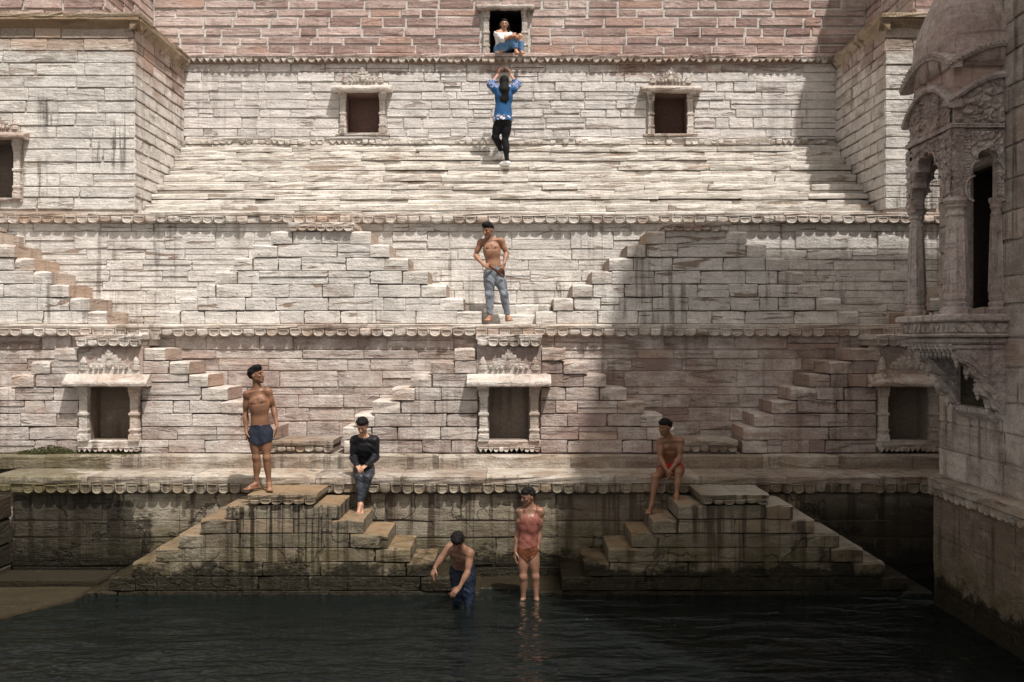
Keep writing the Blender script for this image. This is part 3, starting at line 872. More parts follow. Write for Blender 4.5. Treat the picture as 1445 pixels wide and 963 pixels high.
t = thing('upper_wall', 'red sandstone wall with pale mortar joints round the niche of the seated woman', 'wall', (0, Y3W, 5.58))
nc, n0, n1, nw = -0.125, 5.585, 6.40, 0.60
hh = [(nc - 0.48, nc + 0.48, n0 - 0.05, n1 + 0.12)]
backing(t, FB(Y3W), -6.98, 6.89, 5.576, 9.12, [(nc - nw / 2 - 0.05, nc + nw / 2 + 0.05, n0 - 0.05, n1 + 0.05)], M['lime'], d0=0.012, d1=0.9)
masonry(t, FB(Y3W), -6.96, 6.87, courses(5.585, 6.98, 0.182, 0.16), M['red'], wr=(0.32, 1.0), gap=0.036, proud=(-0.004, 0.022), holes=hh, seed=18)
niche(t, Y3W, nc, n0, n1, nw, 0.62, 0.145, 1.12, 0.18, M['carved'], M['dark_interior'], crest=None, sill=0.012, eh=0.10)

# -- the towers that flank the flight
def tower(label, x_in, x_out, win, seed, side):
    t = thing('flanking_tower', label, 'tower', ((x_in + x_out) / 2, Y2W + 1, ZU), 'flanking towers')
    fr = FB(Y2W)
    u0, u1 = min(x_in, x_out), max(x_in, x_out)
    hol = [(win[0] - 0.36, win[0] + 0.36, win[1] - 0.05, win[2] + 0.05)] if win else []
    hs = [(win[0] - 0.46, win[0] + 0.46, win[1] - 0.09, win[2] + 0.12)] if win else []
    i = 1 if side < 0 else -1
    backing(t, fr, u0 + (0.03 if side > 0 else 0), u1 - (0.03 if side < 0 else 0), ZU, 5.36, hol, M['joint_mid'], d0=0.02, d1=0.5)
    MB().box(u0 + 0.03, u1 - 0.03, Y2W + 0.5, Y3W + 0.3, ZU, 5.355).build('core', M['joint'], t)
    masonry(t, fr, u0, u1, courses(ZU + 0.07, 5.30, 0.205, 0.14), M['tower'], wr=(0.45, 1.1), gap=0.008, holes=hs, ysc=0.7, proud=(-0.006, 0.012), seed=seed)
    rf = Frame((x_in, Y2W, 0), math.pi / 2) if side < 0 else Frame((x_in, Y3W, 0), -math.pi / 2)
    masonry(t, rf, 0.0, 2.55, courses(ZU + 0.07, 5.30, 0.205, 0.14), M['tower_side'], wr=(0.3, 0.75), gap=0.016, proud=(-0.006, 0.014), seed=seed + 1)
    # broken, stained cornice: cavetto and slab on both faces
    pr = [(-0.05, 5.24), (0.0, 5.26), (0.05, 5.33), (0.13, 5.39), (0.13, 5.43), (-0.05, 5.43)]
    e = x_in + i * 0.11
    lo, hi = (u0, e) if side < 0 else (e, u1)
    rings = [[(lo + (hi - lo) * q / 10, Y2W - p, z + R.uniform(-0.008, 0.008)) for p, z in pr] for q in range(11)]
    MB().loft(rings).build('cavetto', M['tower_top'], t)
    rings = [[(x_in + i * p, Y2W - 0.1 + 2.6 * q / 8, z - 0.004 + R.uniform(-0.008, 0.008)) for p, z in pr] for q in range(9)]
    MB().loft(rings).build('cavetto', M['tower_top'], t)
    blocks(t, FB(Y2W - 0.16), lo, hi + 0.03 if side < 0 else hi, 5.43, 5.51, 0.6, M['tower_top'], wr=(0.6, 1.4), proud=(-0.05, 0.03), name='cornice_slab', seed=seed + 2, zj=0.01)
    r2 = Frame((x_in + i * 0.15, Y2W - 0.12, 0), math.pi / 2) if side < 0 else Frame((x_in + i * 0.15, Y3W, 0), -math.pi / 2)
    blocks(t, r2, 0.0, 2.66, 5.425, 5.504, 0.6, M['tower_top'], wr=(0.4, 0.9), proud=(-0.05, 0.02), name='cornice_slab', seed=seed + 3, zj=0.012)
    if win:
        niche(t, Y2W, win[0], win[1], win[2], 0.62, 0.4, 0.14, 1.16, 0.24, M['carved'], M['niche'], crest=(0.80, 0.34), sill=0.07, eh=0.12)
    return t
M['tower'] = stone_mat('tower_stone', (0.36, 0.285, 0.23), (0.47, 0.395, 0.335), cw=(0.67, 0.64, 0.595), wash=0.80, zwash=(4.65, 5.15, -0.5), lens=0.45, drips=0.8, drip2=(0.5, 0.6))
M['tower_side'] = stone_mat('tower_side_stone', (0.36, 0.27, 0.235), (0.46, 0.365, 0.32), cw=(0.65, 0.61, 0.565), wash=0.74, zwash=(4.0, 5.3, -0.42), lens=0.4, drips=0.35)
M['tower_top'] = stone_mat('stained_cornice', (0.24, 0.18, 0.12), (0.36, 0.28, 0.20), cw=(0.48, 0.42, 0.35), wash=0.36, lens=0.4, drips=0.8, topc=(0.45, 0.40, 0.34))
tower('white flanking tower on the left with a dark vertical rain stain', -6.37, -10.0, (-8.72, 2.42, 3.36), 20, -1)
tower('white flanking tower on the right, partly behind the carved dome', 6.30, 9.4, None, 24, 1)

def upper_block(label, x_in, x_out, side, seed):
    t = thing('upper_building', label, 'building', ((x_in + x_out) / 2, 18, 5.5), 'red upper buildings')
    MB().box(min(x_in, x_out) + 0.02, max(x_in, x_out) - 0.02, Y2W + 0.27, Y3W + 0.9, 5.36, 9.12).build('core', M['lime'], t)
    lo, hi = min(x_in, x_out), max(x_in, x_out)
    masonry(t, FB(Y2W + 0.25), lo, hi, courses(5.5, 6.25, 0.19), M['red'], wr=(0.35, 0.95), gap=0.032, seed=seed)
    rf = Frame((x_in, Y2W + 0.25, 0), math.pi / 2) if side < 0 else Frame((x_in, Y3W, 0), -math.pi / 2)
    masonry(t, rf, 0, Y3W - Y2W - 0.25, courses(5.5, 6.98, 0.185), M['red'], wr=(0.35, 0.9), gap=0.034, seed=seed + 1)
upper_block('red sandstone building set back on top of the left tower', -6.98, -10.2, -1, 28)
upper_block('red sandstone building set back on top of the right tower', 6.89, 9.6, 1, 30)

# ------------------------------------------------------------------ building on the right, with its balcony
XW = 5.46
t = thing('side_building', 'stuccoed building wall on the right rising straight out of the water', 'building', (XW, 12.69, -5))
rf = Frame((XW, 12.69, 0), -math.pi / 2)
door = (0.80, 1.52, 0.34, 2.02)
backing(t, rf, 0.0, 7.7, -1.80, 10.1, [door], M['stucco'], d0=0.02, d1=0.5)
mb = MB()
mb.box(XW + 0.5, 12.0, 5.0, 12.69, -6.9, 10.1)
mb.box(XW + 0.02, 7.5, 5.0, 11.06, 10.104, 13.47)
mb.build('core', M['stucco'], t)
masonry(t, rf, 0.0, 3.4, courses(-1.72, 4.95, 0.36, 0.15), M['stucco'], wr=(0.5, 1.2), gap=0.003, proud=(-0.001, 0.003), ysc=0.3, holes=[(door[0] - 0.09, door[1] + 0.09, door[2] - 0.05, door[3] + 0.08)], seed=33)
d = MB()
for a, b in ((door[0] - 0.09, door[0] + 0.02), (door[1] - 0.02, door[1] + 0.09)):
    d.box(XW - 0.04, XW + 0.06, 12.69 - b, 12.69 - a, door[2] - 0.04, door[3])
d.box(XW - 0.04, XW + 0.06, 12.69 - door[1] - 0.09, 12.69 - door[0] + 0.09, door[3] + 0.002, door[3] + 0.09)
d.build('door_frame', M['jharokha'], t)
MB().box(XW + 0.44, XW + 0.48, 12.69 - door[1] - 0.05, 12.69 - door[0] + 0.05, door[2] - 0.05, door[3] + 0.05).build('door', M['dark_interior'], t)
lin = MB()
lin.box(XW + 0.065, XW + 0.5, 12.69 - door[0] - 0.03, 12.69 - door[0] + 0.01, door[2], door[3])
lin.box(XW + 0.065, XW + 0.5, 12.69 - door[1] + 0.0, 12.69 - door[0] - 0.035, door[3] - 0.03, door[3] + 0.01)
lin.build('door_shade_lining', M['dark_interior'], t)  # near-black lining puts the doorway's inner shade into the colour
pf = Frame((XW - 0.06, 12.72, 0), -math.pi / 2)
backing(t, pf, 0.0, 7.7, -6.9, -1.86, (), M['plinth'], d0=0.012, d1=0.56, name='plinth')
masonry(t, pf, 0.0, 3.6, courses(-4.1, -1.99, 0.52, 0.15), M['plinth'], wr=(0.9, 1.8), gap=0.002, proud=(-0.001, 0.002), ysc=0.2, seed=34, name='plinth_stone')
mf = Frame((XW - 0.13, 12.76, 0), -math.pi / 2)
blocks(t, mf, 0.0, 3.6, -1.855, -1.73, 0.3, M['ledge_low'], wr=(0.5, 1.2), name='moulding', seed=35)
scallops(t, mf, 0.02, 3.6, -1.915, 0.12, -0.045, M['ledge_low'], pitch=0.15, seed=36, shapes=(0, 2, 2), name='scallop')

J = M['jharokha']
jt = thing('balcony', 'carved stone balcony with cusped arches and a dome on the right wall', 'balcony', (XW, 11.62, -0.9))
XF, YN, YF_ = 4.91, 11.04, 12.20
# floor slabs with a petal frieze
def plan(dx, dy): return [(XF - dx, YN - dy), (XW + 0.03, YN - dy), (XW + 0.03, YF_ + dy), (XF - dx, YF_ + dy)]
def tier(name, dx, dy, z0, z1, ch=0.02):
    mb = MB()
    mb.loft([[(x, y, z0) for x, y in plan(dx - ch, dy - ch)], [(x, y, z0 + ch) for x, y in plan(dx, dy)], [(x, y, z1 - ch) for x, y in plan(dx, dy)], [(x, y, z1) for x, y in plan(dx - ch, dy - ch)]])
    return mb.build(name, J, jt)
tier('floor_slab', 0.13, 0.17, 0.215, 0.30)
tier('frieze', 0.075, 0.115, 0.085, 0.213)
tier('moulding', 0.11, 0.15, 0.045, 0.083)
tier('moulding', 0.05, 0.09, -0.03, 0.043)
tier('moulding', 0.02, 0.05, -0.10, -0.032)
fL = Frame((XF - 0.075, YF_ + 0.115, 0), -math.pi / 2)
fN = Frame((XF - 0.075, YN - 0.115, 0), 0.0)
LY = YF_ - YN
scallops(jt, fL, 0.01, LY + 0.22, 0.148, 0.125, -0.015, J, pitch=0.128, shapes=(3, 3, 0), miss=0, seed=1, name='petal')
scallops(jt, fN, 0.01, 0.64, 0.148, 0.125, -0.015, J, pitch=0.16, shapes=(3,), miss=0, seed=2, name='petal')
def drops(fr, u0, u1, zt, pitch, r, L):
    n = round((u1 - u0) / pitch)
    for i in range(n):
        p = fr.at(u0 + (i + 0.5) * (u1 - u0) / n, zt, 0)
        MB().post(p[0], p[1], [(zt, r, r), (zt - L * 0.3, r * 0.95, r * 0.95), (zt - L * 0.4, r * 0.5, r * 0.5), (zt - L * 0.65, r * 0.85, r * 0.85), (zt - L, r * 0.1, r * 0.1)], n=6).build('pendant', J, jt)
drops(Frame((XF - 0.02, YF_ + 0.05, 0), -math.pi / 2), 0.0, LY + 0.1, -0.032, 0.115, 0.032, 0.09)
drops(Frame((XF + 0.03, YF_ - 0.0, 0), -math.pi / 2), 0.0, LY, -0.10, 0.115, 0.032, 0.10)
# brackets
BR = [(0.0, -0.10), (0.0, -0.90), (0.035, -0.885), (0.065, -0.84), (0.06, -0.79), (0.10, -0.765), (0.155, -0.745), (0.185, -0.70), (0.185, -0.655), (0.225, -0.62), (0.275, -0.60),
      (0.305, -0.56), (0.29, -0.515), (0.265, -0.47), (0.285, -0.425), (0.335, -0.40), (0.385, -0.375), (0.41, -0.33), (0.41, -0.285), (0.45, -0.255), (0.51, -0.235), (0.545, -0.195), (0.55, -0.10)]
for yb in (12.09, YN + 0.03):
    m1 = MB()
    m1.prism(BR, lambda a, b, dd: (XW + 0.02 - a, yb + dd, b), -0.075, 0.075)
    br = m1.build('bracket', J, jt)
    m2 = MB()                                          # raised S-scrolls on both cheeks
    def scroll(pts, w):
        for s in (-1, 1):
            rings = []
            for i, (a, b) in enumerate(pts):
                q = pts[min(i + 1, len(pts) - 1)]; p = pts[max(i - 1, 0)]
                dx, dz = q[0] - p[0], q[1] - p[1]
                L = math.hypot(dx, dz) or 1
                nx, nz = -dz / L * w, dx / L * w
                yy = yb + s * 0.07
                rings.append([(XW - a - nx, yy, b + nz), (XW - a - nx * 0.5, yy + s * 0.03, b + nz * 0.5), (XW - a + nx * 0.5, yy + s * 0.03, b - nz * 0.5), (XW - a + nx, yy, b - nz)])
            m2.loft(rings)
    scroll([(0.47, -0.15), (0.46, -0.20), (0.40, -0.23), (0.33, -0.27), (0.29, -0.33), (0.24, -0.37), (0.19, -0.40)], 0.026)
    scroll([(0.26, -0.48), (0.22, -0.53), (0.16, -0.57), (0.12, -0.63), (0.09, -0.69), (0.05, -0.74), (0.03, -0.80)], 0.026)
    scroll([(0.38, -0.16), (0.34, -0.20), (0.30, -0.19)], 0.018)
    scroll([(0.14, -0.47), (0.11, -0.52), (0.07, -0.50)], 0.018)
    m2.box(XW - 0.27, XW + 0.01, yb - 0.085, yb + 0.085, -0.455, -0.425)
    m2.build('scroll', J, br)
    for a, b in ((0.51, -0.235), (0.40, -0.36), (0.275, -0.59), (0.165, -0.735)):
        MB().post(XW - a + 0.01, yb, [(b + 0.03, 0.03, 0.05), (b - 0.01, 0.026, 0.045), (b - 0.03, 0.014, 0.02), (b - 0.045, 0.02, 0.03), (b - 0.075, 0.003, 0.003)], n=8).build('pendant', J, br)
m1 = MB()
m1.loft([[(XW + 0.03, y, -0.92), (XW + 0.03, y, -0.76), (XW - 0.13, y, -0.77), (XW - 0.13, y, -0.83), (XW - 0.04, y, -0.91)] for y in (YN + 0.1, 12.02)])
m1.build('moulding', J, jt)
for i in range(14):
    yy = YN + 0.15 + i * 0.0615
    MB().box(XW - 0.142, XW - 0.12, yy - 0.018, yy + 0.018, -0.824, -0.776).build('dentil', J, jt)
MB().box(XW - 0.03, XW + 0.02, YN + 0.107, 12.013, -0.757, -0.102).build('shade_panel', M['black'], jt)   # black panel puts the deep shade between the brackets into colour
# columns
for (cx, cy, r0, r1) in ((XF + 0.05, YF_ - 0.04, 0.112, 0.078), (XF + 0.06, YN + 0.06, 0.130, 0.102), (XW - 0.035, YN + 0.06, 0.085, 0.062), (XW - 0.035, YF_ - 0.04, 0.08, 0.06)):
    c = MB().post(cx, cy, [(0.44, r0 * 0.86, r0 * 0.86), (0.47, r0, r0), (0.50, r0 * 1.02, r0 * 1.02), (0.53, r0 * 0.97, r0 * 0.97), (0.95, r0 * 0.5 + r1 * 0.5, r0 * 0.5 + r1 * 0.5), (1.38, r1, r1), (1.40, r1 * 1.12, r1 * 1.12),
                           (1.42, r1 * 1.12, r1 * 1.12), (1.44, r1 * 0.9, r1 * 0.9), (1.47, r1 * 0.92, r1 * 0.92)], n=8).build('column', J, jt)
    m = MB()                                           # raised ribs on the eight faces
    for q in range(8):
        a = math.pi / 8 + q * math.pi / 4
        ca, sa = math.cos(a), math.sin(a)
        rings = []
        for z, rr_ in ((0.55, r0), (0.95, (r0 + r1) / 2), (1.36, r1)):
            ro = rr_ * 1.0
            tx, ty = -sa * rr_ * 0.10, ca * rr_ * 0.10
            rings.append([(cx + ca * ro * 0.97 - tx, cy + sa * ro * 0.97 - ty, z), (cx + ca * (ro + 0.007), cy + sa * (ro + 0.007), z), (cx + ca * ro * 0.97 + tx, cy + sa * ro * 0.97 + ty, z)])
        m.loft(rings)
    m.build('rib', J, c)
    MB().post(cx, cy, [(0.30, r0 * 1.25, r0 * 1.25), (0.36, r0 * 1.25, r0 * 1.25), (0.385, r0 * 1.0, r0 * 1.0), (0.42, r0 * 1.08, r0 * 1.08), (0.44, r0 * 0.9, r0 * 0.9)], n=8).build('base', J, c)
    MB().post(cx, cy, [(1.47, r1 * 0.92, r1 * 0.92), (1.50, r1 * 1.2, r1 * 1.2), (1.52, r1 * 1.05, r1 * 1.05), (1.56, r1 * 1.4, r1 * 1.4), (1.60, r1 * 1.4, r1 * 1.4)], n=8).build('capital', J, c)

def cusped(c, half, zs, za, n=7):
    """outline of a multifoil arch opening from the right springing over the apex to the left"""
    H = za - zs
    base = []
    for i in range(n + 1):
        s = i / n
        a = math.pi * s
        x = half * math.cos(a)
        z = H * 0.92 * math.sin(a) ** 0.8 if 0 < s < 1 else 0
        if abs(x) < half * 0.5: z += H * 0.08
        base.append((c + x * (1.0 if 0 < i < n else 1.0), zs + z))
    pts = []
    for i in range(n):
        (x0, z0), (x1, z1) = base[i], base[i + 1]
        mx, mz = (x0 + x1) / 2, (z0 + z1) / 2
        L = math.hypot(x1 - x0, z1 - z0)
        nx, nz = -(z1 - z0) / L, (x1 - x0) / L
        if nx * (mx - c) + nz * (mz - (zs + H * 0.3)) < 0: nx, nz = -nx, -nz
        for k in range(6):
            a = math.pi * k / 6
            f = (1 - math.cos(a)) / 2
            b = math.sin(a) * L * 0.36
            pts.append((x0 + (x1 - x0) * f + nx * b, z0 + (z1 - z0) * f + nz * b))
    pts.append(base[-1])
    return pts

def relief(u0, u1, v0, v1, nu, nv, to3, fn, lim=None):
    """a carved panel: a grid lifted by fn, cut off above lim(u)"""
    mb = MB()
    V, f, idx = [], [], {}
    for j in range(nv + 1):
        for i in range(nu + 1):
            u = u0 + (u1 - u0) * i / nu
            v = v0 + (v1 - v0) * j / nv
            if lim: v = v0 + (lim(u) - v0) * j / nv
            V.append(to3(u, v, fn(u, v)))
    for j in range(nv):
        for i in range(nu):
            a = j * (nu + 1) + i
            f.append((a, a + 1, a + nu + 2, a + nu + 1))
    mb.add(V, f)
    return mb

def leafy(seed, sc=1.0):
    rr = random.Random(seed)
    C = [(rr.uniform(-1.5, 1.5), rr.uniform(0, 6), rr.uniform(0, 6.28), rr.uniform(0.04, 0.075) * sc) for _ in range(900)]
    A = np.array(C)
    def fn(u, v):
        d = np.hypot((A[:, 0] - (u % 2.9 - 1.45)) * 1.0, A[:, 1] - v * 1.2)
        k = np.argsort(d)[:2]
        e = d[k[1]] - d[k[0]]
        a = math.atan2(A[k[0], 1] - v * 1.2, A[k[0], 0] - (u % 2.9 - 1.45))
        return 0.036 * min(1, e / 0.03) * (0.75 + 0.25 * math.cos(5 * a + A[k[0], 2]))
    return fn
def diaper(p):
    def fn(u, v): return 0.016 if (math.sin((u + v) * math.pi / p) * math.sin((u - v) * math.pi / p)) > 0 else 0.0
    return fn

# near side panel (faces the pool) and long front panel
def side3(a, b, dd): return (a, YN + dd, b)
def front3(a, b, dd): return (XF + dd, a, b)
sx0, sx1 = XF - 0.04, XW + 0.02
arch = cusped(5.275, 0.150, 1.56, 2.12)
op = [(sx0, 2.36), (sx0, 1.60), (5.275 - 0.150, 1.60)] + arch[::-1][1:-1] + [(5.275 + 0.150, 1.60), (sx1, 1.60), (sx1, 2.36)]
MB().prism(op, side3, -0.02, 0.08).build('arch_panel', J, jt)
fy0, fy1 = YN - 0.05, YF_ + 0.06
fc = (YN + YF_) / 2 + 0.02
archf = cusped(fc, 0.36, 1.56, 2.17)
opf = [(fy0, 2.36), (fy0, 1.60), (fc - 0.36, 1.60)] + archf[::-1][1:-1] + [(fc + 0.36, 1.60), (fy1, 1.60), (fy1, 2.36)]
MB().prism(opf, front3, -0.02, 0.10).build('arch_panel', J, jt)
opb = [(sx0 + 0.02, 2.36), (sx0 + 0.02, 1.60), (5.275 - 0.150, 1.60)] + arch[::-1][1:-1] + [(5.275 + 0.150, 1.60), (sx1, 1.60), (sx1, 2.36)]
MB().prism(opb, lambda a, b, dd: (a, YF_ - dd, b), -0.02, 0.08).build('arch_panel', J, jt)
# carved borders and spandrels
def outside(pts):
    zs = sorted(pts)
    def top(u):
        best = 1.6
        for (a, b), (c, d_) in zip(pts, pts[1:]):
            lo, hi = min(a, c), max(a, c)
            if lo <= u <= hi: best = max(best, b, d_)
        return best
    return top
def strip(name, to3, u0, u1, v0, v1, fn, nu=None, nv=None, lim=None):
    nu = nu or max(4, int((u1 - u0) / 0.012)); nv = nv or max(4, int((v1 - v0) / 0.012))
    return relief(u0, u1, v0, v1, nu, nv, to3, fn, lim).build(name, J, jt)
sd = lambda u, v, h: (u, YN - 0.022 - h, v)
fd = lambda u, v, h: (XF - 0.022 - h, u, v)
strip('carved_border', sd, sx0 + 0.005, sx0 + 0.13, 1.61, 2.33, leafy(3, 0.8))
strip('carved_border', sd, sx0 + 0.145, sx0 + 0.215, 1.61, 2.33, diaper(0.034))
strip('carved_border', sd, sx1 - 0.10, sx1 - 0.02, 1.61, 2.33, diaper(0.04))
strip('carved_border', fd, fy0 + 0.005, fy0 + 0.12, 1.61, 2.33, leafy(4, 0.8))
strip('carved_border', fd, fy1 - 0.13, fy1 - 0.005, 1.61, 2.33, leafy(5, 0.8))
ts, tf = outside(arch), outside(archf)
lf = leafy(9, 0.7)
def spandrel(to, tp, u0, u1, nu, nv, zt=2.33):
    mb = MB(); V = []; f = []
    for j in range(nv + 1):
        for i in range(nu + 1):
            u = u0 + (u1 - u0) * i / nu
            b = min(tp(u) + 0.02, zt - 0.02)
            v = b + (zt - b) * j / nv
            V.append(to(u, v, lf(u, v)))
    for j in range(nv):
        for i in range(nu):
            a = j * (nu + 1) + i
            f.append((a, a + 1, a + nu + 2, a + nu + 1))
    mb.add(V, f)
    return mb.build('spandrel', J, jt)
spandrel(sd, ts, 5.09, 5.44, 40, 30)
spandrel(fd, tf, fy0 + 0.13, fy1 - 0.14, 80, 26)
def archivolt(pts, to, c, zc, w=0.024, d=0.045):
    rings = []
    for a_, b_ in pts:
        dx, dz = a_ - c, b_ - zc
        L = math.hypot(dx, dz) or 1
        o2 = (a_ + dx / L * w, b_ + dz / L * w)
        rings.append([to(a_, b_, 0.0), to(a_, b_, d * 0.8), to((a_ + o2[0]) / 2, (b_ + o2[1]) / 2, d), to(*o2, d * 0.8), to(*o2, 0.0)])
    MB().loft(rings).build('archivolt', J, jt)
archivolt(arch, lambda u, v, h: (u, YN - 0.018 - h, v), 5.275, 1.72)
archivolt(archf, lambda u, v, h: (XF - 0.018 - h, u, v), fc, 1.72)
# lintel, tympana, curved eaves
def ring_box(name, out, z0, z1):
    mb = MB()
    mb.box(XF - out, XF + 0.09, YN - out, YF_ + out, z0, z1)
    mb.box(XF + 0.09, XW + 0.02, YN - out, YN + 0.09, z0, z1)
    mb.box(XF + 0.09, XW + 0.02, YF_ - 0.09, YF_ + out, z0, z1)
    return mb.build(name, J, jt)
ring_box('lintel', 0.055, 2.362, 2.415)
strip('carved_border', lambda u, v, h: (u, YN - 0.057 - h, v), sx0, sx1 - 0.02, 2.366, 2.412, diaper(0.03))
MB().box(XF + 0.02, XW + 0.03, YN + 0.02, YF_ - 0.02, 2.417, 3.15).build('drum', M['dome'], jt)
def arc_f(z_end, rise):
    return lambda y: z_end + rise * (1 - ((y - fc) / (LY / 2 + 0.12)) ** 2)
def arc_s(z0, z1):
    return lambda x: z0 + (z1 - z0) * math.sin(max(0, min(1, (x - XF + 0.08) / 0.66)) * math.pi / 2)
a1f, a1s = arc_f(2.58, 0.33), arc_s(2.62, 2.93)
a2f, a2s = arc_f(3.03, 0.24), arc_s(3.03, 3.27)
def plate(name, fn, a, b, to3, zb, mat=J):
    n = 14
    poly = [(a + (b - a) * i / n, fn(a + (b - a) * i / n)) for i in range(n + 1)]
    MB().prism([(b, zb), *poly[::-1], (a, zb)][::-1], to3, -0.0, 0.05).build(name, mat, jt)
plate('tympanum', a1f, YN - 0.02, YF_ + 0.02, lambda a, b, dd: (XF - 0.01 + dd, a, b), 2.417)
plate('tympanum', a1s, XF - 0.005, XW + 0.02, lambda a, b, dd: (a, YN - 0.01 + dd, b), 2.417)
lt = leafy(12, 1.35)
relief(YN, YF_, 2.42, 0, 90, 34, lambda u, v, h: (XF - 0.012 - h, u, v), lt, lim=lambda u: a1f(u) - 0.005).build('carved_panel', J, jt)
relief(XF, XW, 2.42, 0, 56, 44, lambda u, v, h: (u, YN - 0.012 - h * 1.2, v), leafy(13, 1.6), lim=lambda u: a1s(u) - 0.005).build('carved_panel', J, jt)
def eave_band(name, fn, a, b, axis, out, th, mat=J, teeth=False):
    n = 18
    rings = []
    for i in range(n + 1):
        q = a + (b - a) * i / n
        z = fn(q)
        pr = [(-0.06, z), (out * 0.5, z - 0.015), (out, z - 0.01), (out + 0.012, z + th * 0.35), (out - 0.01, z + th * 0.75), (out * 0.5, z + th), (-0.06, z + th)]
        rings.append([((XF - p, q, zz) if axis == 'y' else (q, YN - p, zz)) for p, zz in pr])
    o = MB().loft(rings).build(name, mat, jt)
    if teeth:
        m = int(abs(b - a) / 0.05)
        mb = MB()
        for i in range(m):
            q = a + (b - a) * (i + 0.5) / m
            z = fn(q) + th * 0.3
            for s in (0, 1):
                zz = z + s * th * 0.32
                c = 0.016
                if axis == 'y': mb.box(XF - out - 0.02, XF - out + 0.01, q - c + s * 0.02, q + c * 0.4 + s * 0.02, zz - 0.013, zz + 0.013)
                else: mb.box(q - c + s * 0.02, q + c * 0.4 + s * 0.02, YN - out - 0.02, YN - out + 0.01, zz - 0.013, zz + 0.013)
        tag(mb.build('carved_band', mat, o), kind='stuff')
    return o
eave_band('curved_eave', a1f, YN - 0.09, YF_ + 0.09, 'y', 0.085, 0.075)
eave_band('curved_eave', a1s, XF - 0.085, XW + 0.02, 'x', 0.085, 0.07)
eave_band('curved_eave', a2f, YN - 0.10, YF_ + 0.10, 'y', 0.10, 0.085, teeth=True)
eave_band('curved_eave', a2s, XF - 0.10, XW + 0.02, 'x', 0.10, 0.085, teeth=True)
# dome, half of a bulbous shell against the wall
rings = []
for z, k in ((3.06, 0.94), (3.2, 0.98), (3.35, 0.99), (3.52, 0.965), (3.72, 0.90), (3.9, 0.79), (4.1, 0.655), (4.3, 0.49), (4.45, 0.34), (4.58, 0.2), (4.7, 0.09), (4.85, 0.03)):
    ring = []
    for j in range(25):
        a = math.pi * j / 24
        ex = 0.52
        cx_, sy_ = math.sin(a) ** ex, (abs(math.cos(a)) ** ex) * (1 if math.cos(a) > 0 else -1)
        lobe = 1 + 0.012 * math.cos(a * 12)
        ring.append((XW - 0.62 * k * cx_ * lobe, fc + 0.68 * k * sy_ * lobe, z))
    ring += [(XW + 0.03, fc - 0.68 * k, z), (XW + 0.03, fc + 0.68 * k, z)]
    rings.append(ring)
MB().loft(rings).build('dome', M['dome'], jt, smooth=True)
# ------------------------------------------------------------------ people: one continuous surface each, from blended tapered volumes
def P(px, py, y):
    """the point at distance y that the photograph shows at (px, py)"""
    return np.array([(px - CX) * y / F, y, (CY - py) * y / F])
nrm = lambda v: v / (np.linalg.norm(v) + 1e-9)

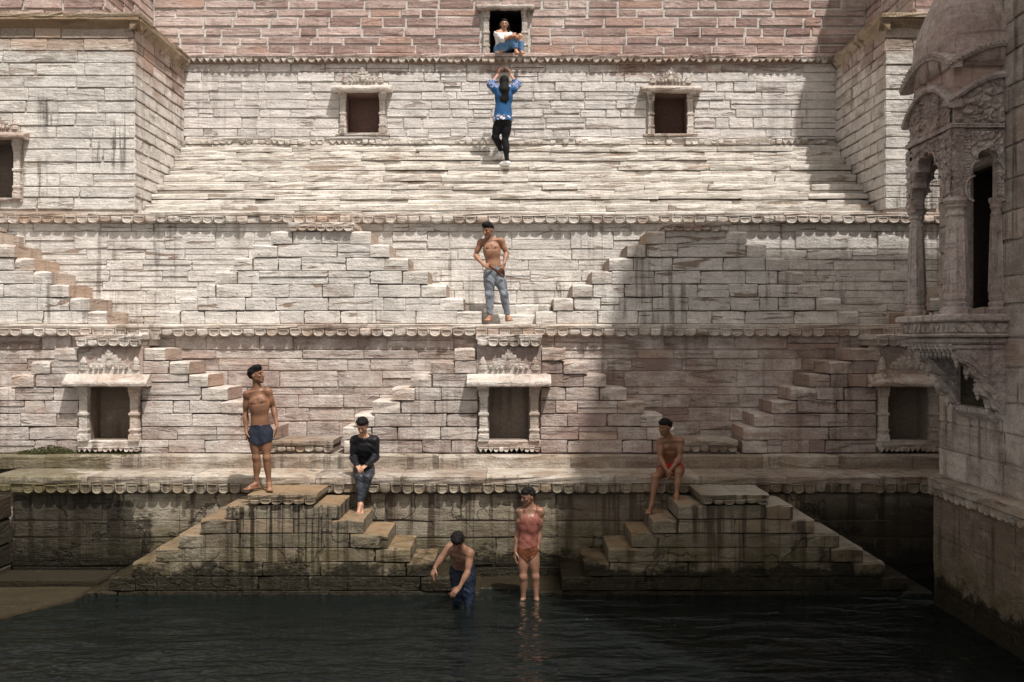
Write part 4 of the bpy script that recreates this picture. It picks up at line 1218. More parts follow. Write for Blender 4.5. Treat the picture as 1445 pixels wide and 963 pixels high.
class Field:
    def __init__(s, cell):
        s.c = cell
        s.pr = []
    def cone(s, a, b, ra, rb, side=None, q=1.0, k=0.02, sub=False):
        s.pr.append(('c', np.array(a, float), np.array(b, float), ra, rb, None if side is None else np.array(side, float), q, k, sub))
    def ell(s, c, r, ax=None, k=0.02, sub=False):
        s.pr.append(('e', np.array(c, float), np.array(r, float), ax, None, None, None, k, sub))
    def bounds(s, pr):
        if pr[0] == 'c':
            m = max(pr[3], pr[4])
            return np.minimum(pr[1], pr[2]) - m, np.maximum(pr[1], pr[2]) + m
        m = max(pr[2])
        return pr[1] - m, pr[1] + m
    def grid(s, grow=0.0, pad=0.03):
        B = [s.bounds(p) for p in s.pr if not p[8]]
        s.lo = np.min([b[0] for b in B], 0) - pad - grow
        s.hi = np.max([b[1] for b in B], 0) + pad + grow
        n = np.ceil((s.hi - s.lo) / s.c).astype(int) + 1
        s.ax = [s.lo[i] + s.c * np.arange(n[i]) for i in range(3)]
        s.D = np.full(n, 0.3, np.float32)
    def run(s, grow=0.0):
        s.grid(grow)
        for p in s.pr:
            lo, hi = s.bounds(p)
            m = p[7] * 1.5 + grow + 2 * s.c
            i0 = [max(0, int((lo[i] - m - s.lo[i]) / s.c)) for i in range(3)]
            i1 = [min(s.D.shape[i], int((hi[i] + m - s.lo[i]) / s.c) + 2) for i in range(3)]
            if min(b - a for a, b in zip(i0, i1)) <= 0: continue
            x = s.ax[0][i0[0]:i1[0], None, None]; y = s.ax[1][None, i0[1]:i1[1], None]; z = s.ax[2][None, None, i0[2]:i1[2]]
            sl = (slice(i0[0], i1[0]), slice(i0[1], i1[1]), slice(i0[2], i1[2]))
            if p[0] == 'c':
                a, b, ra, rb, side, q = p[1:7]
                d = b - a
                L = float(np.dot(d, d)) + 1e-12
                rx, ry, rz = x - a[0], y - a[1], z - a[2]
                t = np.clip((rx * d[0] + ry * d[1] + rz * d[2]) / L, 0, 1)
                rx, ry, rz = rx - t * d[0], ry - t * d[1], rz - t * d[2]
                if side is None:
                    dist = np.sqrt(rx * rx + ry * ry + rz * rz)
                    v = dist - (ra + (rb - ra) * t)
                else:
                    dn = nrm(d)
                    sd_ = nrm(side - dn * np.dot(side, dn))
                    fw = np.cross(sd_, dn)
                    u = rx * sd_[0] + ry * sd_[1] + rz * sd_[2]
                    w = rx * fw[0] + ry * fw[1] + rz * fw[2]
                    e = rx * dn[0] + ry * dn[1] + rz * dn[2]
                    dist = np.sqrt(u * u + (w / q) ** 2 + e * e)
                    v = (dist - (ra + (rb - ra) * t))
                    g = np.sqrt(u * u + (w / q / q) ** 2 + e * e) / np.maximum(dist, 1e-6)
                    v = v / np.maximum(g, 1.0)
            else:
                c, r, axs = p[1:4]
                dx, dy, dz = x - c[0], y - c[1], z - c[2]
                if axs is not None:
                    A = axs
                    dx, dy, dz = [dx * A[i][0] + dy * A[i][1] + dz * A[i][2] for i in range(3)]
                k0 = np.sqrt((dx / r[0]) ** 2 + (dy / r[1]) ** 2 + (dz / r[2]) ** 2)
                k1 = np.sqrt((dx / r[0] ** 2) ** 2 + (dy / r[1] ** 2) ** 2 + (dz / r[2] ** 2) ** 2)
                v = k0 * (k0 - 1) / np.maximum(k1, 1e-6)
            o = s.D[sl]
            k = p[7]
            if p[8]:
                h = np.clip(0.5 - 0.5 * (v + o) / k, 0, 1)
                s.D[sl] = o + (-v - o) * h + k * h * (1 - h)
            else:
                h = np.clip(0.5 + 0.5 * (o - v) / k, 0, 1)
                s.D[sl] = o + (v - o) * h - k * h * (1 - h)
        return s
    def pts(s):
        return np.meshgrid(*s.ax, indexing='ij', sparse=True)
    def mesh(s, name, mat, origin):
        """surface nets"""
        D = s.D
        ins = D < 0
        n = np.array(D.shape)
        cs = np.zeros(n - 1, np.uint8)
        for dx in (0, 1):
            for dy in (0, 1):
                for dz in (0, 1):
                    cs += ins[dx:n[0] - 1 + dx, dy:n[1] - 1 + dy, dz:n[2] - 1 + dz]
        act = (cs > 0) & (cs < 8)
        I, J_, K = np.nonzero(act)
        idx = np.full(n - 1, -1, np.int32)
        idx[I, J_, K] = np.arange(len(I))
        acc = np.zeros((len(I), 3)); cnt = np.zeros(len(I))
        val = {(a, b, c): D[I + a, J_ + b, K + c] for a in (0, 1) for b in (0, 1) for c in (0, 1)}
        for ax in range(3):
            for a in (0, 1):
                for b in (0, 1):
                    p0 = [0, 0, 0]; o1, o2 = [q for q in range(3) if q != ax]
                    p0[o1], p0[o2] = a, b
                    p1 = list(p0); p1[ax] = 1
                    v0, v1 = val[tuple(p0)], val[tuple(p1)]
                    m = (v0 < 0) != (v1 < 0)
                    t = np.where(m, v0 / np.where(m, v0 - v1, 1), 0)
                    for q in range(3):
                        acc[:, q] += np.where(m, p0[q] + (t if q == ax else 0), 0)
                    cnt += m
        V = (acc / cnt[:, None] + np.stack([I, J_, K], 1)) * s.c + s.lo
        Q = []
        for ax in range(3):
            o1, o2 = [(1, 2), (2, 0), (0, 1)][ax]
            sl0 = [slice(1, n[q] - 1) for q in range(3)]; sl0[ax] = slice(0, n[ax] - 1)
            sl1 = list(sl0); sl1[ax] = slice(1, n[ax])
            A, B = ins[tuple(sl0)], ins[tuple(sl1)]
            ch = np.stack(np.nonzero(A != B), 1) + [sl0[q].start for q in range(3)]
            fl = ins[tuple(ch.T)]
            def cell(d1, d2):
                c = ch.copy(); c[:, o1] -= d1; c[:, o2] -= d2
                return idx[tuple(c.T)]
            q = np.stack([cell(0, 0), cell(1, 0), cell(1, 1), cell(0, 1)], 1)
            q[~fl] = q[~fl][:, ::-1]
            Q.append(q)
        Q = np.concatenate(Q)
        Q = Q[(Q >= 0).all(1)]
        V = V - np.array(origin)
        me = bpy.data.meshes.new(name)
        me.vertices.add(len(V)); me.vertices.foreach_set('co', V.astype(np.float32).ravel())
        me.loops.add(len(Q) * 4); me.loops.foreach_set('vertex_index', Q.astype(np.int32).ravel())
        me.polygons.add(len(Q))
        me.polygons.foreach_set('loop_start', np.arange(0, len(Q) * 4, 4, dtype=np.int32))
        me.polygons.foreach_set('use_smooth', np.ones(len(Q), bool))
        me.update(); me.validate()
        me.materials.append(mat)
        return me

def skin_mat(name, c, gloss=0.45):
    t = NT(name)
    m = t.noise(7, 4, 0.6)
    f = t.noise(45, 3, 0.6)
    col = t.mix(t.step(m, 0.35, 0.65), tuple(x * 0.78 for x in c), tuple(min(1, x * 1.12) for x in c))
    col = t.mix(t.mul(t.step(f, 0.5, 0.7), 0.25), col, (c[0] * 0.9, c[1] * 0.62, c[2] * 0.55))
    b = t.bsdf(col, gloss, t.bump(f, 0.12, 0.01), 0.4)
    b.inputs['Subsurface Weight'].default_value = 0.06
    b.inputs['Subsurface Radius'].default_value = (0.012, 0.005, 0.003)
    return t.m
def cloth_mat(name, c, c2=None, sc=(14, 14, 14), lo=0.45, hi=0.6, rough=0.85, weave=120):
    t = NT(name)
    n = t.noise(sc, 4, 0.6)
    f = t.noise(weave, 2, 0.5)
    col = t.mix(t.step(n, lo, hi), c, c2 or tuple(x * 0.75 for x in c))
    col = t.mix(t.mul(f, 0.35), col, tuple(x * 0.6 for x in c))
    t.bsdf(col, rough, t.bump(t.add(t.mul(f, 0.3), t.noise((30, 30, 12), 3, 0.5)), 0.5, 0.012), 0.2)
    return t.m
def hair_mat():
    t = NT('black_hair')
    n = t.noise((90, 90, 14), 3, 0.6)
    t.bsdf(t.mix(n, (0.004, 0.0035, 0.0035), (0.014, 0.012, 0.011)), 0.6, t.bump(n, 0.8, 0.012), 0.12)
    return t.m
HAIR = hair_mat()
EYE = cloth_mat('dark_eye', (0.03, 0.02, 0.015), rough=0.3)
LIP = cloth_mat('lips', (0.13, 0.05, 0.04), rough=0.5)

def body_prims(J, S_, hands=(None, None), build=1.0):
    """J: joints in world metres; L = the person's right side. Returns groups of primitives"""
    G = {}
    h = S_
    B = build
    side = nrm(J['shR'] - J['shL'])
    up = nrm(J['neck'] - J['pel'])
    hs = nrm(J['hipR'] - J['hipL'])
    fwd = nrm(np.cross(side, up))
    pf = nrm(np.cross(hs, nrm(J['waist'] - J['pel'])))
    upp = nrm(J['waist'] - J['pel'])
    ch = J['chest']
    cu = nrm(J['neck'] - J['chest'])
    T = G['torso'] = []
    c = lambda l, *a, **k: l.append(('cone', a, k))
    e = lambda l, *a, **k: l.append(('ell', a, k))
    c(T, J['waist'] - upp * 0.02 * h, ch, 0.112 * h * B, 0.136 * h * B, side=side, q=0.66, k=0.05)
    c(T, ch, J['neck'] - cu * 0.085 * h, 0.138 * h * B, 0.112 * h * B, side=side, q=0.62, k=0.04)
    for s, sh in ((-1, J['shL']), (1, J['shR'])):
        c(T, J['neck'] - cu * 0.035 * h, sh + (J['neck'] - sh) * 0.12, 0.045 * h, 0.045 * h * B, k=0.03)
        c(T, J['neck'] + cu * 0.03 * h, J['neck'] * 0.45 + sh * 0.55, 0.036 * h, 0.034 * h, k=0.03)
        e(T, ch + cu * 0.055 * h + side * s * 0.062 * h * B + fwd * 0.066 * h, (0.056 * h, 0.017 * h, 0.040 * h), ax=(side, fwd, cu), k=0.035)
        e(T, ch + cu * 0.05 * h + side * s * 0.07 * h * B - fwd * 0.05 * h, (0.055 * h, 0.035 * h, 0.08 * h), ax=(side, fwd, cu), k=0.03)
    c(T, ch + cu * 0.075 * h + fwd * 0.101 * h, ch + cu * 0.02 * h + fwd * 0.106 * h, 0.007 * h, 0.007 * h, k=0.03, sub=True)
    for s in (-1, 1):
        c(T, ch + cu * 0.014 * h + side * s * 0.03 * h + fwd * 0.106 * h, ch + cu * 0.024 * h + side * s * 0.095 * h * B + fwd * 0.088 * h, 0.006 * h, 0.005 * h, k=0.03, sub=True)
        c(T, J['neck'] - cu * 0.022 * h + fwd * 0.045 * h + side * s * 0.02 * h, (J['shL'] if s < 0 else J['shR']) + fwd * 0.045 * h + cu * 0.02 * h, 0.012 * h, 0.010 * h, k=0.018)
    e(T, J['waist'] + upp * 0.012 * h + fwd * 0.083 * h, (0.008 * h, 0.010 * h, 0.010 * h), ax=(side, fwd, upp), k=0.012, sub=True)
    PV = G['pelvis'] = []
    c(PV, J['pel'], J['waist'] - upp * 0.02 * h, 0.128 * h * B, 0.113 * h * B, side=hs, q=0.68, k=0.05)
    for s, hp in ((-1, J['hipL']), (1, J['hipR'])):
        e(PV, J['pel'] + hs * s * 0.062 * h - pf * 0.052 * h - upp * 0.03 * h, (0.075 * h, 0.07 * h, 0.085 * h), ax=(hs, pf, upp), k=0.04)
    for s in 'LR':
        A = G['arm' + s] = []
        sh, el, wr = J['sh' + s], J['el' + s], J['wr' + s]
        e(A, sh + (el - sh) * 0.05, (0.048 * h * B,) * 3, k=0.055)
        c(A, sh, el, 0.043 * h * B, 0.034 * h * B, k=0.04)
        e(A, sh + (el - sh) * 0.5 + fwd * 0.008, (0.042 * h * B, 0.042 * h * B, 0.075 * h), ax=_axes(el - sh), k=0.03)
        Fa = G['fore' + s] = []
        c(Fa, el, wr, 0.035 * h * B, 0.024 * h, k=0.02)
        e(Fa, el + (wr - el) * 0.27, (0.038 * h * B, 0.038 * h * B, 0.07 * h), ax=_axes(wr - el), k=0.03)
        G['hand' + s] = hand_prims(wr, J['hd' + s], J['pn' + s], h, J.get('curl' + s, 0.5), s)
        hp, kn, an = J['hip' + s], J['kn' + s], J['an' + s]
        Th = G['thigh' + s] = []
        c(Th, hp, kn, 0.078 * h * B, 0.050 * h * B, k=0.035)
        e(Th, hp + (kn - hp) * 0.35, (0.076 * h * B, 0.08 * h * B, 0.15 * h), ax=_axes(kn - hp), k=0.04)
        Sh = G['shin' + s] = []
        td = J['toe' + s]
        ax = nrm(an - kn)
        back = -nrm(td - ax * np.dot(td, ax)) if np.linalg.norm(np.cross(td, ax)) > 0.1 else -pf
        e(Sh, kn + ax * 0.0 - back * 0.008 * h, (0.042 * h * B,) * 3, k=0.03)
        c(Sh, kn, an, 0.046 * h * B, 0.031 * h, k=0.03)
        e(Sh, kn + (an - kn) * 0.3 + back * 0.022 * h, (0.046 * h * B, 0.046 * h * B, 0.11 * h), ax=_axes(an - kn), k=0.04)
        Ft = G['foot' + s] = []
        gz = np.array(J.get('sole' + s, (0, 0, -1)), float)
        heel = an + gz * 0.045 * h - td * 0.028 * h
        sd_ = nrm(np.cross(td, gz))
        ball = heel + td * 0.148 * h
        c(Ft, an, heel, 0.031 * h, 0.031 * h, k=0.02)
        c(Ft, an + td * 0.01, ball - gz * 0.012 * h, 0.032 * h, 0.026 * h, k=0.025)
        c(Ft, heel + gz * 0.004, ball + gz * 0.006 * h, 0.030 * h, 0.042 * h, side=sd_, q=0.55, k=0.02)
        for i, (o, l, r) in enumerate(((-0.03, 0.062, 0.014), (-0.012, 0.060, 0.0105), (0.005, 0.055, 0.010), (0.019, 0.048, 0.0095), (0.032, 0.040, 0.009))):
            oo = sd_ * o * h * (1 if s == 'L' else -1)
            c(Ft, ball + oo * 0.9, ball + oo + td * l * h + gz * 0.012 * h, r * h, r * h * 0.9, k=0.006)
    # neck and head
    H = G['head'] = []
    hc, f = J['head'], nrm(J['face'])
    hu = J.get('hup')
    hu = nrm(hc - J['neck'] + np.array([0, 0, 0.05])) if hu is None else np.array(hu, float)
    hu = nrm(hu - f * np.dot(hu, f))
    hsd = np.cross(hu, f)
    ax = (hsd, f, hu)
    c(H, J['neck'] - cu * 0.05 * h, hc - hu * 0.05 * h - f * 0.015 * h, 0.052 * h, 0.048 * h, k=0.03)
    e(H, hc + hu * 0.022 * h - f * 0.012 * h, (0.073 * h, 0.092 * h, 0.082 * h), ax=ax, k=0.02)
    e(H, hc - hu * 0.022 * h + f * 0.028 * h, (0.057 * h, 0.058 * h, 0.082 * h), ax=ax, k=0.025)
    c(H, hc - hu * 0.055 * h + f * 0.03 * h, hc - hu * 0.096 * h + f * 0.062 * h, 0.044 * h, 0.021 * h, k=0.03)
    for s in (-1, 1):
        c(H, hc - hu * 0.04 * h - f * 0.002 * h + hsd * s * 0.05 * h, hc - hu * 0.092 * h + f * 0.058 * h + hsd * s * 0.012 * h, 0.013 * h, 0.014 * h, k=0.025)
        e(H, hc - hu * 0.018 * h + f * 0.066 * h + hsd * s * 0.036 * h, (0.017 * h, 0.014 * h, 0.012 * h), ax=ax, k=0.02)
        e(H, hc - hu * 0.004 * h - f * 0.004 * h + hsd * s * 0.076 * h, (0.010 * h, 0.020 * h, 0.030 * h), ax=ax, k=0.008)
    c(H, hc + hu * 0.028 * h + f * 0.078 * h - hsd * 0.032 * h, hc + hu * 0.028 * h + f * 0.078 * h + hsd * 0.032 * h, 0.011 * h, 0.011 * h, k=0.02)
    for s in (-1, 1):
        e(H, hc + hu * 0.006 * h + f * 0.099 * h + hsd * s * 0.030 * h, (0.019 * h, 0.017 * h, 0.013 * h), ax=ax, k=0.012, sub=True)
    c(H, hc + hu * 0.014 * h + f * 0.086 * h, hc - hu * 0.030 * h + f * 0.106 * h, 0.009 * h, 0.0135 * h, k=0.012)
    for s in (-1, 1):
        e(H, hc - hu * 0.033 * h + f * 0.094 * h + hsd * s * 0.013 * h, (0.009 * h, 0.010 * h, 0.008 * h), ax=ax, k=0.008)
    e(H, hc - hu * 0.056 * h + f * 0.084 * h, (0.022 * h, 0.012 * h, 0.007 * h), ax=ax, k=0.008)
    e(H, hc - hu * 0.069 * h + f * 0.081 * h, (0.018 * h, 0.012 * h, 0.008 * h), ax=ax, k=0.008)
    G['_chest'] = [ch + cu * 0.040 * h + side * s * 0.068 * h * B + fwd * 0.0855 * h for s in (-1, 1)]
    G['_head'] = (hc, hsd, f, hu, h)
    return G

def _axes(d):
    d = nrm(np.array(d, float))
    a = nrm(np.cross(d, [0.3, 1, 0.2]))
    return (a, np.cross(d, a), d)

def hand_prims(wr, hd, pn, h, curl, s):
    """palm, four bent fingers of different lengths and a thumb from the side of the palm. hd: wrist to knuckles; pn: the way the palm looks"""
    L = []
    hd = nrm(np.array(hd, float)); pn = np.array(pn, float)
    pn = nrm(pn - hd * np.dot(pn, hd))
    sd = np.cross(hd, pn)
    if s == 'R': sd = -sd                                 # sd points to the thumb side
    k0 = wr + hd * 0.012 * h
    kn = wr + hd * 0.086 * h
    L.append(('cone', (k0, kn - hd * 0.01, 0.030 * h, 0.038 * h), dict(side=sd, q=0.42, k=0.012)))
    for i, (o, a, b, c_) in enumerate(((0.029, 0.042, 0.026, 0.020), (0.010, 0.047, 0.029, 0.021), (-0.010, 0.044, 0.027, 0.020), (-0.027, 0.034, 0.021, 0.017))):
        p = kn + sd * o * h - hd * abs(o) * 0.15 * h
        cu = curl * (1 + 0.12 * i)
        ang = 0.0
        d0 = nrm(hd + sd * o * 2.2)
        for ln, dk in ((a, 0.7), (b, 1.0), (c_, 0.7)):
            ang += cu * dk
            d = d0 * math.cos(ang) + pn * math.sin(ang)
            q = p + d * ln * h
            L.append(('cone', (p, q, 0.0092 * h, 0.0082 * h), dict(k=0.005)))
            p = q
    t0 = wr + hd * 0.028 * h + sd * 0.026 * h + pn * 0.006
    t1 = t0 + nrm(hd * 0.75 + sd * 0.75 + pn * 0.35) * 0.042 * h
    t2 = t1 + nrm(hd * 0.95 + sd * 0.2 + pn * (0.3 + curl * 0.4)) * 0.034 * h
    L.append(('cone', (t0, t1, 0.015 * h, 0.0105 * h), dict(k=0.012)))
    L.append(('cone', (t1, t2, 0.0105 * h, 0.0088 * h), dict(k=0.005)))
    return L

def load(fd, G, names, grow=0.0, kmul=1.0, pool=None):
    for n in names:
        for typ, a, k in G[n]:
            k = dict(k)
            if k.get('sub') and grow: continue
            k['k'] = k.get('k', 0.02) * kmul
            if typ == 'cone': fd.cone(a[0], a[1], a[2] + grow, a[3] + grow, **k)
            else: fd.ell(a[0], tuple(np.array(a[1]) + grow), **k)

def wrinkle(fd, amp, dirv, freq, seed):
    """soft folds across a garment"""
    X, Y, Z = fd.pts()
    rr = random.Random(seed)
    d = np.zeros(fd.D.shape, np.float32)
    for i in range(4):
        v = np.array(dirv) + np.array([rr.uniform(-0.5, 0.5) for _ in range(3)])
        fq = freq * rr.uniform(0.6, 1.5)
        ph = rr.uniform(0, 6.28)
        w = np.sin((X * v[0] + Y * v[1] + Z * v[2]) * fq + ph + 1.3 * np.sin((X * v[2] + Z * v[0] * 0.7 + Y) * fq * 0.43 + ph))
        d += w.astype(np.float32)
    fd.D -= amp * 0.55 * d / 2.0

def cut(fd, planes):
    """planes: (point, outward normal); what lies beyond is removed"""
    X, Y, Z = fd.pts()
    for p, n in planes:
        n = nrm(np.array(n, float))
        fd.D = np.maximum(fd.D, ((X - p[0]) * n[0] + (Y - p[1]) * n[1] + (Z - p[2]) * n[2]).astype(np.float32))

def person(label, J, S_, skin, hair='short', build=1.0, garments=(), cell=0.0062, group=None, extra_hair=None, loc=None, face=True):
    G = body_prims(J, S_, build=build)
    fd = Field(cell)
    order = ['torso', 'pelvis', 'armL', 'armR', 'foreL', 'foreR', 'thighL', 'thighR', 'shinL', 'shinR', 'footL', 'footR', 'handL', 'handR', 'head']
    load(fd, G, order)
    fd.run()
    org = np.array(loc if loc is not None else (J['anL'] + J['anR']) / 2 - np.array([0, 0, 0.07]))
    o = bpy.data.objects.new('person', fd.mesh('person', skin, org))
    link(o)
    o.location = org
    tag(o, label, 'person', group)
    hc, sd, f, hu, h = G['_head']
    # hair
    tufts = []
    hf = Field(cell)
    ax = (sd, f, hu)
    hf.ell(hc + hu * 0.030 * h - f * 0.016 * h, (0.083 * h, 0.101 * h, 0.088 * h), ax=ax, k=0.02)
    if hair in ('short', 'quiff'):
        hf.ell(hc + hu * 0.075 * h + f * 0.035 * h, (0.062 * h, 0.058 * h, 0.042 * h), ax=ax, k=0.03)
    if hair == 'quiff':
        hf.ell(hc + hu * 0.105 * h + f * 0.045 * h - sd * 0.01, (0.055 * h, 0.052 * h, 0.032 * h), ax=ax, k=0.03)
    if extra_hair: extra_hair(hf, hc, sd, f, hu, h)
    rt = random.Random(label)
    for i in range(0 if hair == 'long' else 95):       # tufts that break the outline and the hairline
        az = rt.uniform(-3.1, 3.1)
        el = rt.uniform(0.15, 1.35) if abs(az) > 1.25 else rt.uniform(0.72, 1.4)
        d_ = f * math.cos(az) * math.cos(el) + sd * math.sin(az) * math.cos(el) + hu * math.sin(el)
        p_ = hc + hu * 0.030 * h - f * 0.014 * h + d_ * 0.080 * h
        q_ = p_ + (d_ * 0.012 + f * rt.uniform(-0.004, 0.030) + sd * rt.uniform(-0.016, 0.016) + hu * (rt.uniform(-0.024, 0.006) if el < 0.6 else rt.uniform(0.0, 0.012))) * h
        tufts.append((p_, q_))
    hf.run()
    wrinkle(hf, 0.0035, (1, 0.6, 0.3), 170, 5)
    n1 = nrm(f * 0.85 - hu * 0.52)
    pl = [] if hair == 'long' else [(hc - hu * 0.055 * h - f * 0.03 * h, nrm(-hu * 0.9 + f * 0.35))]
    X, Y, Z = hf.pts()
    fn = (X - hc[0]) * f[0] + (Y - hc[1]) * f[1] + (Z - hc[2]) * f[2]
    un = (X - hc[0]) * hu[0] + (Y - hc[1]) * hu[1] + (Z - hc[2]) * hu[2]
    sn = abs((X - hc[0]) * sd[0] + (Y - hc[1]) * sd[1] + (Z - hc[2]) * sd[2])
    # the face opening: below the hairline and in front of the ears
    faceo = np.maximum(np.maximum(un - 0.052 * h - (0 if hair != 'long' else 0.004), 0.012 * h - fn + (0.0 if hair != 'long' else -0.012 * h)), -10)
    hf.D = np.maximum(hf.D, -faceo.astype(np.float32))
    if hair != 'long':
        earo = np.maximum(np.maximum(un - 0.022 * h, -0.035 * h - fn), 0.058 * h - sn)
        hf.D = np.maximum(hf.D, -earo.astype(np.float32))
    cut(hf, pl)
    if tufts:
        tf_ = Field(cell)
        tf_.pr = list(hf.pr)
        for p_, q_ in tufts: tf_.cone(p_, q_, 0.013 * h, 0.006 * h, k=0.006)
        base_d, lo0 = hf.D, hf.lo
        tf_.pr = [('c', np.array(p_), np.array(q_), 0.013 * h, 0.005 * h, None, 1.0, 0.006, False) for p_, q_ in tufts]
        tf_.lo, tf_.ax, tf_.D = hf.lo, hf.ax, base_d.copy()
        tf_.grid = lambda *a_, **k_: None
        tf_.run()
        hf.D = tf_.D
    ho = bpy.data.objects.new('hair', hf.mesh('hair', HAIR, org))
    link(ho, o)
    if face:
        for s in (-1, 1):
            for nm, cu, cf, cs, r, mt in (('eye', 0.006, 0.083, 0.030, (0.0095, 0.005, 0.0042), EYE), ('eyebrow', 0.024, 0.088, 0.031, (0.016, 0.0045, 0.0026), HAIR)):
                ef = Field(0.0025)
                ef.ell(hc + hu * cu * h + f * cf * h + sd * s * cs * h, tuple(np.array(r) * h), ax=ax)
                ef.run()
                e_ = bpy.data.objects.new(nm, ef.mesh(nm, mt, org))
                link(e_, o)
        ef = Field(0.0025)
        ef.ell(hc - hu * 0.0625 * h + f * 0.0875 * h, (0.021 * h, 0.009 * h, 0.0095 * h), ax=ax)
        ef.run()
        link(bpy.data.objects.new('lips', ef.mesh('lips', LIP, org)), o)
    if not any('torso' in g['parts'] for g in garments):
        for p_ in G['_chest']:
            ef = Field(0.0025)
            ef.ell(p_, (0.011, 0.013, 0.010))
            ef.run()
            link(bpy.data.objects.new('nipple', ef.mesh('nipple', LIP, org)), o)
    for g in garments:
        gf = Field(g.get('cell', cell))
        load(gf, G, g['parts'], grow=g.get('grow', 0.012), kmul=g.get('k', 1.0))
        for typ, a, k in g.get('extra', ()):
            (gf.cone if typ == 'cone' else gf.ell)(*a, **k)
        gf.run(0.01)
        if g.get('fold'): wrinkle(gf, *g['fold'])
        cut(gf, g.get('cut', ()))
        if g.get('fn'): g['fn'](gf)
        go = bpy.data.objects.new(g['name'], gf.mesh(g['name'], g['mat'], org))
        link(go, o)
        if g.get('label'): go['label'] = g['label']
    return o, G

V3 = lambda *a: np.array(a, float)
def gone_beyond(gf, J):
    """bare forearms: removes a sleeve beyond the middle of the forearm"""
    X, Y, Z = gf.pts()
    out = np.full(gf.D.shape, -1.0, np.float32)
    for s in 'LR':
        a, b = J['el' + s], J['wr' + s]
        d = nrm(b - a)
        c = a + (b - a) * 0.25
        pl = (X - c[0]) * d[0] + (Y - c[1]) * d[1] + (Z - c[2]) * d[2]
        m = a + (b - a) * 0.65
        ball = 0.17 - np.sqrt((X - m[0]) ** 2 + (Y - m[1]) ** 2 + (Z - m[2]) ** 2)
        out = np.maximum(out, np.minimum(pl, ball).astype(np.float32))
    return out
DN = V3(0, 0, -1)

SK1 = skin_mat('brown_skin', (0.215, 0.105, 0.060), 0.45)
SK2 = skin_mat('wet_brown_skin', (0.225, 0.118, 0.075), 0.42)
SK3 = skin_mat('warm_brown_skin', (0.33, 0.172, 0.105), 0.5)
SK4 = skin_mat('light_brown_skin', (0.44, 0.245, 0.16), 0.5)
denim = cloth_mat('stonewashed_grey_denim', (0.26, 0.285, 0.32), (0.12, 0.135, 0.16), sc=(8, 8, 4), lo=0.38, hi=0.66)
navy = cloth_mat('navy_cotton', (0.022, 0.026, 0.042))
black = cloth_mat('wet_black_cloth', (0.012, 0.012, 0.015), rough=0.5)
wetden = cloth_mat('wet_dark_denim', (0.040, 0.045, 0.055), (0.02, 0.022, 0.028), rough=0.4)
indigo = cloth_mat('wet_indigo_denim', (0.014, 0.020, 0.038), (0.008, 0.011, 0.020), rough=0.45)
coral = cloth_mat('wet_coral_cotton', (0.26, 0.095, 0.074), (0.18, 0.062, 0.048), rough=0.6)
orange = cloth_mat('orange_print', (0.12, 0.036, 0.014), (0.06, 0.02, 0.009), sc=(25, 25, 25))
redc = cloth_mat('red_cotton', (0.42, 0.018, 0.022))
bluej = cloth_mat('blue_denim', (0.115, 0.235, 0.40), (0.075, 0.165, 0.30))
white = cloth_mat('white_cotton', (0.75, 0.74, 0.73), (0.66, 0.65, 0.66))
leg_black = cloth_mat('black_leggings', (0.010, 0.010, 0.012))

# -- man in navy trunks on the left platform
yb = 13.42
J = dict(pel=P(367.5, 608, yb), waist=P(367, 595, yb), chest=P(365.5, 572, yb - 0.02), neck=P(363, 550, yb), head=P(361.5, 529.5, yb - 0.03),
         shL=P(348.5, 557, yb), elL=P(346.5, 585, yb + 0.05), wrL=P(347.5, 609, yb - 0.02), shR=P(378.5, 553, yb + 0.01), elR=P(386, 576, yb + 0.06), wrR=P(390.5, 599, yb - 0.02),
         hipL=P(359.5, 613, yb), hipR=P(374.5, 613, yb), knL=P(361.5, 646, yb - 0.02), knR=P(376.5, 646, yb - 0.02), anL=P(362, 683.0, yb + 0.02), anR=P(379.8, 684, yb + 0.0),
         toeL=nrm(V3(-0.6, -0.8, 0)), toeR=nrm(V3(0.30, -0.95, 0)), face=V3(0.95, -0.28, 0.18),
         hdL=V3(0.12, -0.15, -1), pnL=V3(1, 0.2, 0), hdR=V3(0.06, -0.1, -1), pnR=V3(-0.9, -0.4, 0), curlL=0.6, curlR=0.3)
w = J['waist']
person('shirtless man in navy trunks standing on the left platform, looking right', J, 1.03, SK1, 'quiff', build=0.94, garments=[
    dict(name='trunks', mat=navy, parts=['pelvis', 'thighL', 'thighR'], grow=0.014, fold=(0.003, (1, 0, 0.6), 60, 1), k=1.2,
         cut=[(P(367, 599, yb), (0, 0, 1)), (P(358, 625, yb), (-0.35, 0, -1)), (P(376, 625, yb), (0.35, 0, -1))])])

# -- man in grey jeans on the middle ledge
yb = 15.85
J = dict(pel=P(697, 383, yb), waist=P(696, 374, yb), chest=P(694, 354, yb - 0.02), neck=P(690.5, 338, yb), head=P(688.5, 325, yb - 0.07),
         shL=P(678.5, 342, yb), elL=P(671, 361, yb + 0.03), wrL=P(682, 374, yb - 0.12), shR=P(707.5, 340.5, yb), elR=P(714.5, 358, yb + 0.04), wrR=P(711.5, 372.5, yb - 0.10),
         hipL=P(690.5, 387, yb), hipR=P(703.5, 387, yb), knL=P(690.5, 416, yb - 0.04), knR=P(711.5, 415, yb - 0.04), anL=P(691.3, 447.5, yb), anR=P(716.2, 447.5, yb),
         toeL=nrm(V3(-0.25, -1, 0)), toeR=nrm(V3(0.28, -1, 0)), face=V3(-0.50, -0.80, -0.27), hup=V3(-0.15, -0.3, 0.95),
         hdL=V3(0.85, -0.35, -0.35), pnL=V3(0.1, 0.9, -0.3), hdR=V3(-0.35, -0.35, -0.9), pnR=V3(-0.6, 0.8, 0), curlL=0.5, curlR=0.6)
